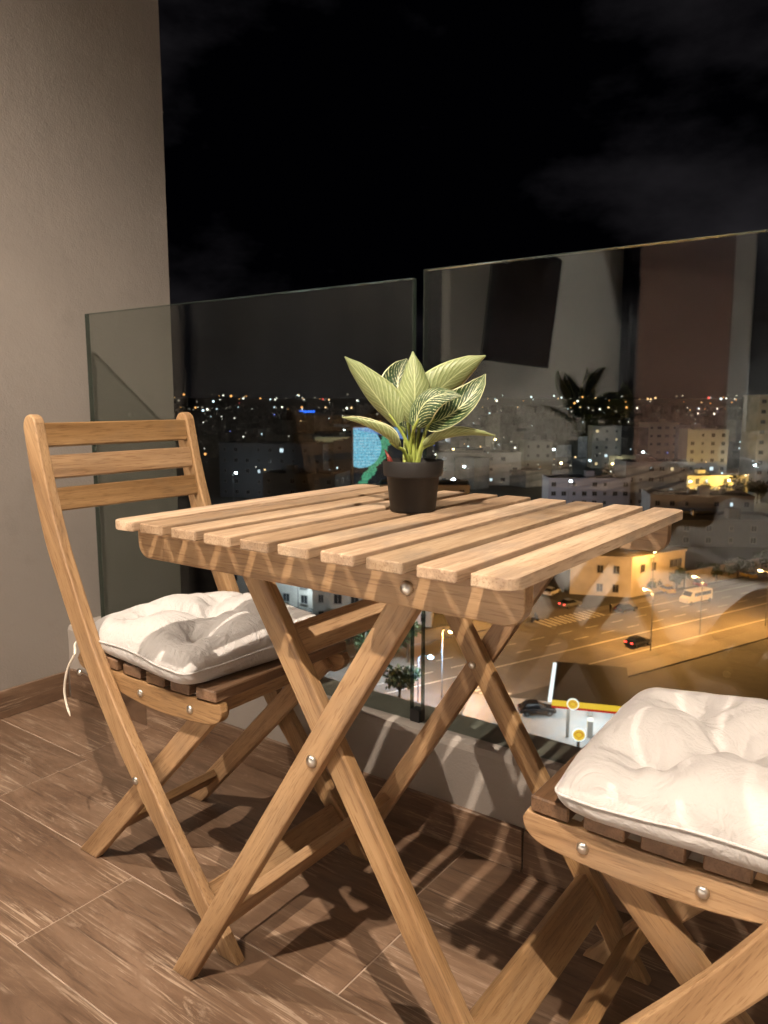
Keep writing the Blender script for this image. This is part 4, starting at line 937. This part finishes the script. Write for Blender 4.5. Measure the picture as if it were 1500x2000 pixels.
# vehicles ----------------------------------------------------------------------
M_TYRE = plain('tyre', (0.02, 0.02, 0.02), 0.8); M_CGLASS = plain('car_glass', (0.015, 0.017, 0.02), 0.08); M_TAIL = emit('tail_light', (1.0, 0.05, 0.04), 14.0); M_HEAD = emit('head_light', (1.0, 0.95, 0.85), 10.0); M_LOFF = plain('lamp_lens', (0.5, 0.5, 0.5), 0.2)
def car(x, y, rot, paint, label, lights=False, van=False, L=4.3):
    t = thing('parked_car' if not van else 'minibus', label, 'car' if not van else 'minibus', (x, y, GZ + 0.02), rot, 'vehicles on the street'); M0 = T(x, y, GZ + 0.02) @ RZ(rot); h = L / 2
    if van: low = [(-h, 0.35), (-h, 1.2), (-h + 0.1, 2.35), (h - 1.4, 2.4), (h - 0.75, 1.45), (h, 1.15), (h, 0.35)]; up_ = None; wd_ = 2.0
    else: low = [(-h, 0.35), (-h + 0.02, 0.85), (-h + 0.25, 0.98), (h - 1.15, 0.95), (h - 0.1, 0.78), (h, 0.6), (h - 0.02, 0.32)]; wd_ = 1.76
    obj('body', prism(low, -wd_ / 2, wd_ / 2, 0.09, 2), paint, t, M0)
    if van:
        for s in (-1, 1):
            obj('side_window', boxes([(-h + 0.5, h - 1.7, s * (wd_ / 2) - 0.012, s * (wd_ / 2) + 0.012, 1.4, 2.1)]), M_CGLASS, t, M0)
        obj('windscreen', prism([(h - 1.30, 2.28), (h - 0.80, 1.52), (h - 0.76, 1.52), (h - 1.26, 2.30)], -0.85, 0.85), M_CGLASS, t, M0)
    else:
        bm = bmesh.new(); B = [(-h + 0.35, 0.97), (h - 1.2, 0.95)]; Tt = [(-h + 0.85, 1.46), (h - 2.05, 1.47)]
        vb = [bm.verts.new((x_, s * 0.82, z_)) for s in (-1, 1) for x_, z_ in B]; vt = [bm.verts.new((x_, s * 0.62, z_)) for s in (-1, 1) for x_, z_ in Tt]
        for f in ((0, 1, 3, 2),): pass
        bm.faces.new((vb[0], vb[1], vt[1], vt[0])); bm.faces.new((vb[2], vb[3], vt[3], vt[2])); bm.faces.new((vb[0], vb[2], vt[2], vt[0])); bm.faces.new((vb[1], vb[3], vt[3], vt[1])); bm.faces.new((vb[0], vb[1], vb[3], vb[2])); bm.faces.new((vt[0], vt[1], vt[3], vt[2]))
        bmesh.ops.recalc_face_normals(bm, faces=bm.faces[:]); bmesh.ops.bevel(bm, geom=bm.edges[:], offset=0.04, segments=1, affect='EDGES'); obj('windows', bm, M_CGLASS, t, M0)
        obj('roof', boxm(L - 2.95, 1.26, 0.05, 0.02), paint, t, M0 @ T(-0.6, 0, 1.485))
    for sx in (-h + 0.8, h - 0.8):
        for s in (-1, 1):
            w_ = obj('wheel', lathe([(0.2, -0.1), (0.31, -0.1), (0.33, -0.06), (0.33, 0.06), (0.31, 0.1), (0.2, 0.1)], 16), M_TYRE, t, M0 @ T(sx, s * (wd_ / 2 - 0.04), 0.33) @ Matrix.Rotation(R(90), 4, 'X'))
            obj('rim', lathe([(0.19, -0.105), (0.19, 0.105)], 12), M_POLE, w_, M0 @ T(sx, s * (wd_ / 2 - 0.04), 0.33) @ Matrix.Rotation(R(90), 4, 'X'))
    for s in (-1, 1):
        obj('tail_light', boxm(0.08, 0.36, 0.16, 0.02), M_TAIL if lights else plain_red, t, M0 @ T(-h + 0.0, s * (wd_ / 2 - 0.3), 0.8))
        obj('headlight', boxm(0.08, 0.34, 0.14, 0.02), M_HEAD if lights else M_LOFF, t, M0 @ T(h - 0.04, s * (wd_ / 2 - 0.3), 0.64))
    return t
plain_red = plain('red_lens', (0.25, 0.02, 0.02), 0.3)
C_BLK = plain('black_paint', (0.012, 0.012, 0.014), 0.2); C_WHT = plain('white_paint', (0.7, 0.69, 0.66), 0.3); C_GRY = plain('grey_paint', (0.16, 0.165, 0.17), 0.3); C_RED = plain('red_paint', (0.28, 0.03, 0.025), 0.3); C_YEL = plain('yellow_paint', (0.5, 0.35, 0.04), 0.35)
car(-35.9, 80.6, RA - R(30), C_BLK, 'black car parked beside the fuel station canopy')
car(-51.6, 128.2, RA, C_GRY, 'grey car with red tail lights at the yellow crossing', True)
car(-58.0, 134.5, RA + R(20), C_WHT, 'white car on the side road by the corner house')
car(-34.6, 113.4, RA, C_BLK, 'dark car with red tail lights on the wide road', True)
car(-34.3, 145.0, RA + math.pi, C_WHT, 'white minibus parked on the wide road', van=True, L=7.0)
car(-42.5, 131.0, RA, C_BLK, 'black car parked left of the white minibus')
car(-41.0, 149.0, RA + R(75), C_YEL, 'yellow car parked by the garden wall')
car(-37.5, 158.0, RA + R(75), C_RED, 'red car parked by the garden wall')
car(-31.0, 172.0, RA + R(75), C_YEL, 'yellow car far along the garden wall')
car(-72.5, 93.0, RA + R(60), C_RED, 'red car in front of the low white building under the table')
car(-76.5, 90.0, RA + R(60), C_GRY, 'grey car in front of the low white building')
mb = thing('motorbike', 'dark motorbike with a rider waiting at the yellow crossing', 'motorbike', (-52.6, 115.6, GZ + 0.02), RA); MM = T(-52.6, 115.6, GZ + 0.02) @ RZ(RA)
for sx in (-0.62, 0.62): obj('wheel', lathe([(0.2, -0.06), (0.31, -0.06), (0.31, 0.06), (0.2, 0.06)], 14), M_TYRE, mb, MM @ T(sx, 0, 0.31) @ Matrix.Rotation(R(90), 4, 'X'))
obj('body', prism([(-0.8, 0.75), (-0.5, 0.5), (0.35, 0.45), (0.7, 0.9), (0.5, 1.05), (0.1, 0.85), (-0.3, 0.9)], -0.16, 0.16, 0.03), C_BLK, mb, MM)
def person(x, y, rz, label, cloth, z=0.02, s=1.0, sit=False):
    """standing or sitting figure: one skinned body"""
    t = thing('person', label, 'person', (x, y, GZ + z), rz); M0 = T(x, y, GZ + z) @ RZ(rz)
    if sit: J = [(0, 0, 0.95), (0, 0, 1.2), (0.05, 0, 1.45), (0.08, 0, 1.56), (0.1, 0, 1.7), (0.1, 0.2, 1.42), (0.25, 0.26, 1.2), (0.48, 0.22, 1.1), (0.1, -0.2, 1.42), (0.25, -0.26, 1.2), (0.48, -0.22, 1.1), (0, 0.13, 0.9), (0.38, 0.18, 0.85), (0.25, 0.18, 0.42), (0, -0.13, 0.9), (0.38, -0.18, 0.85), (0.25, -0.18, 0.42)]
    else: J = [(0, 0, 0.95), (0, 0, 1.2), (0, 0, 1.45), (0, 0, 1.54), (0.02, 0, 1.68), (0, 0.19, 1.42), (0.02, 0.25, 1.12), (0.1, 0.24, 0.86), (0, -0.19, 1.42), (-0.02, -0.25, 1.12), (0.04, -0.24, 0.86), (0, 0.1, 0.9), (0.08, 0.11, 0.48), (0.05, 0.11, 0.05), (0, -0.1, 0.9), (-0.06, -0.11, 0.48), (-0.12, -0.11, 0.05)]
    E_ = [(0, 1), (1, 2), (2, 3), (3, 4), (2, 5), (5, 6), (6, 7), (2, 8), (8, 9), (9, 10), (0, 11), (11, 12), (12, 13), (0, 14), (14, 15), (15, 16)]
    Rr = [0.15, 0.14, 0.15, 0.06, 0.11, 0.07, 0.05, 0.04, 0.07, 0.05, 0.04, 0.1, 0.07, 0.05, 0.1, 0.07, 0.05]
    me = bpy.data.meshes.new('body'); me.from_pydata([Vector(j) * s for j in J], E_, []); o = obj('body', me, cloth, t, M0)
    o.modifiers.new('skin', 'SKIN'); o.modifiers.new('sub', 'SUBSURF').render_levels = 1
    for sv, r_ in zip(me.skin_vertices[0].data, Rr): sv.radius = (r_ * s, r_ * s)
    me.skin_vertices[0].data[0].use_root = True
person(-52.6, 115.6, RA, 'rider in dark clothes seated on the motorbike at the crossing', C_BLK, 0.0, 1, True)
person(-44.4, 128.5, RA, 'person in dark clothes standing at the road edge by the corner house', C_BLK)

# trees ---------------------------------------------------------------------------
M_BARK = plain('bark', (0.07, 0.05, 0.035), 0.9); M_FOL = plain('foliage', (0.035, 0.06, 0.02), 0.7, var=0.5, scale=1.5)
def tree(x, y, h, r, label, n=700, seed=0, blade=0.32):
    rnd = random.Random(seed); t = thing('street_tree', label, 'tree', (x, y, GZ), 0, 'street trees'); M0 = T(x, y, GZ)
    bm = tube([(0, 0, 0), (0.05, 0.03, h * 0.3), (0.1, -0.05, h * 0.55)], [0.2, 0.15, 0.08], 8)
    cl = [Vector((rnd.gauss(0, r * 0.42), rnd.gauss(0, r * 0.42), h * 0.62 + rnd.gauss(0, h * 0.13))) for _ in range(9)]
    for c in cl: tube([(0.05, 0, h * 0.32), tuple(Vector((0, 0, h * 0.4)).lerp(c, 0.5)), tuple(c)], [0.08, 0.05, 0.02], 5, bm=bm)
    obj('trunk', bm, M_BARK, t, M0)
    V, F = [], []
    for i in range(n):
        c = rnd.choice(cl); d = Vector((rnd.gauss(0, 1), rnd.gauss(0, 1), rnd.gauss(0, 0.8))); d.normalize(); p = c + d * r * 0.42 * rnd.uniform(0.4, 1.05)
        a = Vector((rnd.gauss(0, 1), rnd.gauss(0, 1), rnd.gauss(0, 1))).normalized(); b = a.cross(Vector((rnd.gauss(0, 1), rnd.gauss(0, 1), rnd.gauss(0, 1)))).normalized(); k = len(V); s = blade * rnd.uniform(0.6, 1.3)
        V += [p - a * s, p + b * s * 0.5, p + a * s, p - b * s * 0.5]; F.append((k, k + 1, k + 2, k + 3))
    me = bpy.data.meshes.new('crown'); me.from_pydata(V, [], F); obj('crown', me, M_FOL, t, M0)
for i, (x, y, h, r, lb) in enumerate([
    (-43.5, 147.5, 3.6, 2.0, 'small dark tree at the corner of the white house'), (-40.0, 153.0, 4.0, 2.2, 'low dark tree between the parked cars and garden wall'),
    (-35.2, 164.0, 4.6, 2.5, 'bushy dark tree midway along the garden wall'), (-32.4, 170.0, 5.0, 2.8, 'dark tree far along the garden wall'), (-29.5, 179.0, 5.5, 3.0, 'farthest dark tree on the garden wall'),
    (-58.5, 86.5, 6.5, 2.6, 'round tree under the blue white street lamp'), (-63.5, 83.5, 6.0, 2.6, 'tree beside the cool street lamp under the table'),
    (-70.0, 88.0, 6.0, 2.8, 'tree in front of the low white building'), (-60.5, 296, 9, 4.4, 'tall dark tree in front of the yellow lit arcade'), (-67.0, 291, 8, 4.2, 'dark tree before the middle of the yellow lit arcade'),
    (-75, 286, 8, 4.0, 'dark tree behind the far right table corner'), (-53, 300, 9, 4.4, 'dark tree right of the yellow lit arcade'), (-112, 322, 12, 6, 'large dark tree under the warm lamp on the distant square'),
    (-50.5, 73.0, 5.5, 2.3, 'tree at the kerb left of the fuel station')]):
    tree(x, y, h, r, lb, 700 if h < 9 else 900, i, 0.3 if h < 9 else 0.5)

# illuminated billboard --------------------------------------------------------------
bb = thing('billboard', 'large glowing blue and green billboard behind the plant', 'billboard', (-138.8, 190, GZ), 0); RB = facing(-138.8, 190, 0.25); MB_ = T(-138.8, 190, GZ) @ RZ(RB)
t = NT('billboard_print'); uvv = t.tex('Object', (1, 1, 1)); sp = t.new('ShaderNodeSeparateXYZ'); t.link(uvv, sp.inputs[0])
nz1 = t.noise(uvv, 0.35, 4, 0.6, 0.6)
dist = t.new('ShaderNodeVectorMath', operation='DISTANCE'); t.link(uvv, dist.inputs[0]); dist.inputs[1].default_value = (-6.5, 0, 22.5)
disc = t.math('LESS_THAN', dist.outputs['Value'], 6.2)
wavy_ = t.math('ADD', t.math('ADD', sp.outputs[0], t.math('MULTIPLY', sp.outputs[2], -0.55)), t.math('MULTIPLY_ADD', nz1, 7.0, 8.6))
band = t.math('LESS_THAN', t.math('ABSOLUTE', wavy_), 1.7)
c_ = t.mix((0.012, 0.014, 0.018), (0.10, 0.42, 0.24), band); c_ = t.mix(c_, (0.22, 0.62, 0.85), disc)
top_ = t.math('GREATER_THAN', t.math('ADD', sp.outputs[2], t.math('MULTIPLY', sp.outputs[0], 0.2)), 26.2); c_ = t.mix(c_, (0.30, 0.45, 0.9), t.math('MULTIPLY', top_, 0.7))
c_ = t.mix(c_, t.ramp(t.noise(uvv, 1.6, 4, 0.6), [(0.42, (0.35, 0.4, 0.45)), (0.55, (1, 1, 1))]), 0.8, 'MULTIPLY'); ln_ = t.math('GREATER_THAN', t.math('SINE', t.math('MULTIPLY', sp.outputs[2], 7.0)), 0.6); c_ = t.mix(c_, (0.75, 0.9, 1.0), t.math('MULTIPLY', t.math('MULTIPLY', ln_, disc), t.ramp(t.noise(t.tex('Object', (3, 1, 0.4)), 1.2, 2), [(0.5, (0, 0, 0)), (0.52, (0.6, 0.6, 0.6))])))
e = t.new('ShaderNodeEmission'); e.inputs[1].default_value = 1.5; t.link(c_, e.inputs[0]); t.link(e.outputs[0], t.out.inputs[0]); M_BB = t.m
obj('screen', boxes([(-9, 9, -0.05, 0.0, 11.5, 28.5)]), M_BB, bb, MB_)
obj('frame', boxes([(-9.4, 9.4, 0.01, 0.8, 11.1, 28.9)]), M_POLE, bb, MB_)
for sx in (-6, 6): obj('post', boxm(0.7, 0.7, 11.6, 0.05), M_POLE, bb, MB_ @ T(sx, 0.45, 5.6))

# blue roof sign far off
bs = thing('roof_sign', 'small blue glowing roof sign on the skyline left of the plant', 'sign', (-900, 1010, -26)); MS = T(-900, 1010, -26) @ RZ(facing(-900, 1010))
obj('letters', boxes([(-14 + 4.6 * k, -14 + 4.6 * k + 3.6, -0.3, 0, 4, 8) for k in range(6)]), emit('blue_neon', (0.03, 0.16, 1.0), 3.0), bs, MS); obj('frame', boxes([(-15, 15, 0.1, 0.6, -10, 4)]), F_DARK, bs, MS)

# far quarters: too many to tell apart ------------------------------------------------
rnd = random.Random(42); V, F = [], []
def add_box(x, y, w, d, h, rot, z=GZ):
    c, s = math.cos(rot), math.sin(rot); k = len(V)
    for zz in (z, z + h):
        for px, py in ((-w / 2, -d / 2), (w / 2, -d / 2), (w / 2, d / 2), (-w / 2, d / 2)): V.append((x + px * c - py * s, y + px * s + py * c, zz))
    F.extend([(k, k + 1, k + 5, k + 4), (k + 1, k + 2, k + 6, k + 5), (k + 2, k + 3, k + 7, k + 6), (k + 3, k, k + 4, k + 7), (k + 4, k + 5, k + 6, k + 7)])
BL = []
for i in range(2600):
    az = rnd.uniform(-75, 12); rr = 300 * (3500 / 300) ** (rnd.random() ** 0.8); az_ = R(90 - az); x, y = rr * math.cos(az_), rr * math.sin(az_)
    if rr < 520 and abs(az + 24) < 30 and rnd.random() < 0.75: continue
    h = rnd.uniform(6, 15) + (rnd.random() < 0.08) * rnd.uniform(5, 14); w = rnd.uniform(8, 20)
    add_box(x, y, w, rnd.uniform(8, 14), h, RA + rnd.choice((0, math.pi / 2)) + rnd.gauss(0, 0.15)); BL.append((x, y, w, h, rr))
me = bpy.data.meshes.new('distant_city'); me.from_pydata(V, [], F); stuff(obj('distant_city', me, facade('distant_render', (0.20, 0.195, 0.19), 0.4)), 'distant mass of dark city blocks up to the skyline', 'city')
LC = {'warm': ((1.0, 0.62, 0.3), 5.0), 'white': ((1.0, 0.93, 0.82), 6.0), 'cool': ((0.7, 0.87, 1.0), 6.0), 'amber': ((1.0, 0.42, 0.12), 4.0), 'red': ((1.0, 0.1, 0.08), 4.0), 'blue': ((0.25, 0.3, 1.0), 4.0), 'dim': ((1.0, 0.85, 0.7), 0.6)}
LV = {k: ([], []) for k in LC}
ico = bmesh.new(); bmesh.ops.create_icosphere(ico, subdivisions=1, radius=1); IV = [v.co.copy() for v in ico.verts]; IF = [tuple(v.index for v in f.verts) for f in ico.faces]; ico.free()
def dot(x, y, z, r, kind):
    v, f = LV[kind]; k = len(v); v.extend([(x + r * p.x, y + r * p.y, z + r * p.z) for p in IV]); f.extend([tuple(i + k for i in q) for q in IF])
kinds = ['warm'] * 4 + ['white'] * 9 + ['cool'] * 8 + ['amber'] * 3 + ['dim'] * 24 + ['blue']
for i in range(900):
    az = rnd.uniform(-72, 10); az_ = R(90 - az); q = rnd.random()
    dep = 0.55 + 4.6 * q ** 2.0; zz = GZ + rnd.uniform(6, 17); rr = (CAM.z - zz) / math.tan(R(dep))
    if rr < 200: continue
    dot(rr * math.cos(az_), rr * math.sin(az_), zz, rr * 0.00042 * (1 + 2.6 * rnd.random() ** 3), rnd.choice(kinds))
for i in range(230):      # the bright string of lights on the skyline
    az_ = R(90 - rnd.uniform(-72, 10)); rr = rnd.uniform(3000, 5200); z = rnd.uniform(-14, 22)
    dot(rr * math.cos(az_), rr * math.sin(az_), z, rr * 0.00045 * (1 + 2.2 * rnd.random() ** 3), rnd.choice(['white', 'white', 'cool', 'warm', 'amber', 'amber', 'dim', 'dim', 'red' if rnd.random() < 0.2 else 'dim']))
for k, (v, f) in LV.items():
    if v:
        me = bpy.data.meshes.new('distant_lights'); me.from_pydata(v, [], f); stuff(obj('distant_lights', me, emit('far_light_' + k, *LC[k])), 'scattered %s coloured lights over the far city' % k, 'lights')
# low ridge carrying the skyline lights
bm = bmesh.new(); prev = None
for i in range(91):
    az_ = R(90 - (-80 + i)); hgt = 16 + 14 * mnoise.noise((i * 0.11, 0.3, 0.7)); a = bm.verts.new((5600 * math.cos(az_), 5600 * math.sin(az_), GZ)); b = bm.verts.new((6200 * math.cos(az_), 6200 * math.sin(az_), GZ + hgt + 30)); c = bm.verts.new((8200 * math.cos(az_), 8200 * math.sin(az_), GZ))
    if prev: bm.faces.new((prev[0], a, b, prev[1])); bm.faces.new((prev[1], b, c, prev[2]))
    prev = (a, b, c)
bmesh.ops.recalc_face_normals(bm, faces=bm.faces[:]); structure(obj('hills', bm, M_GROUND, smooth=True))
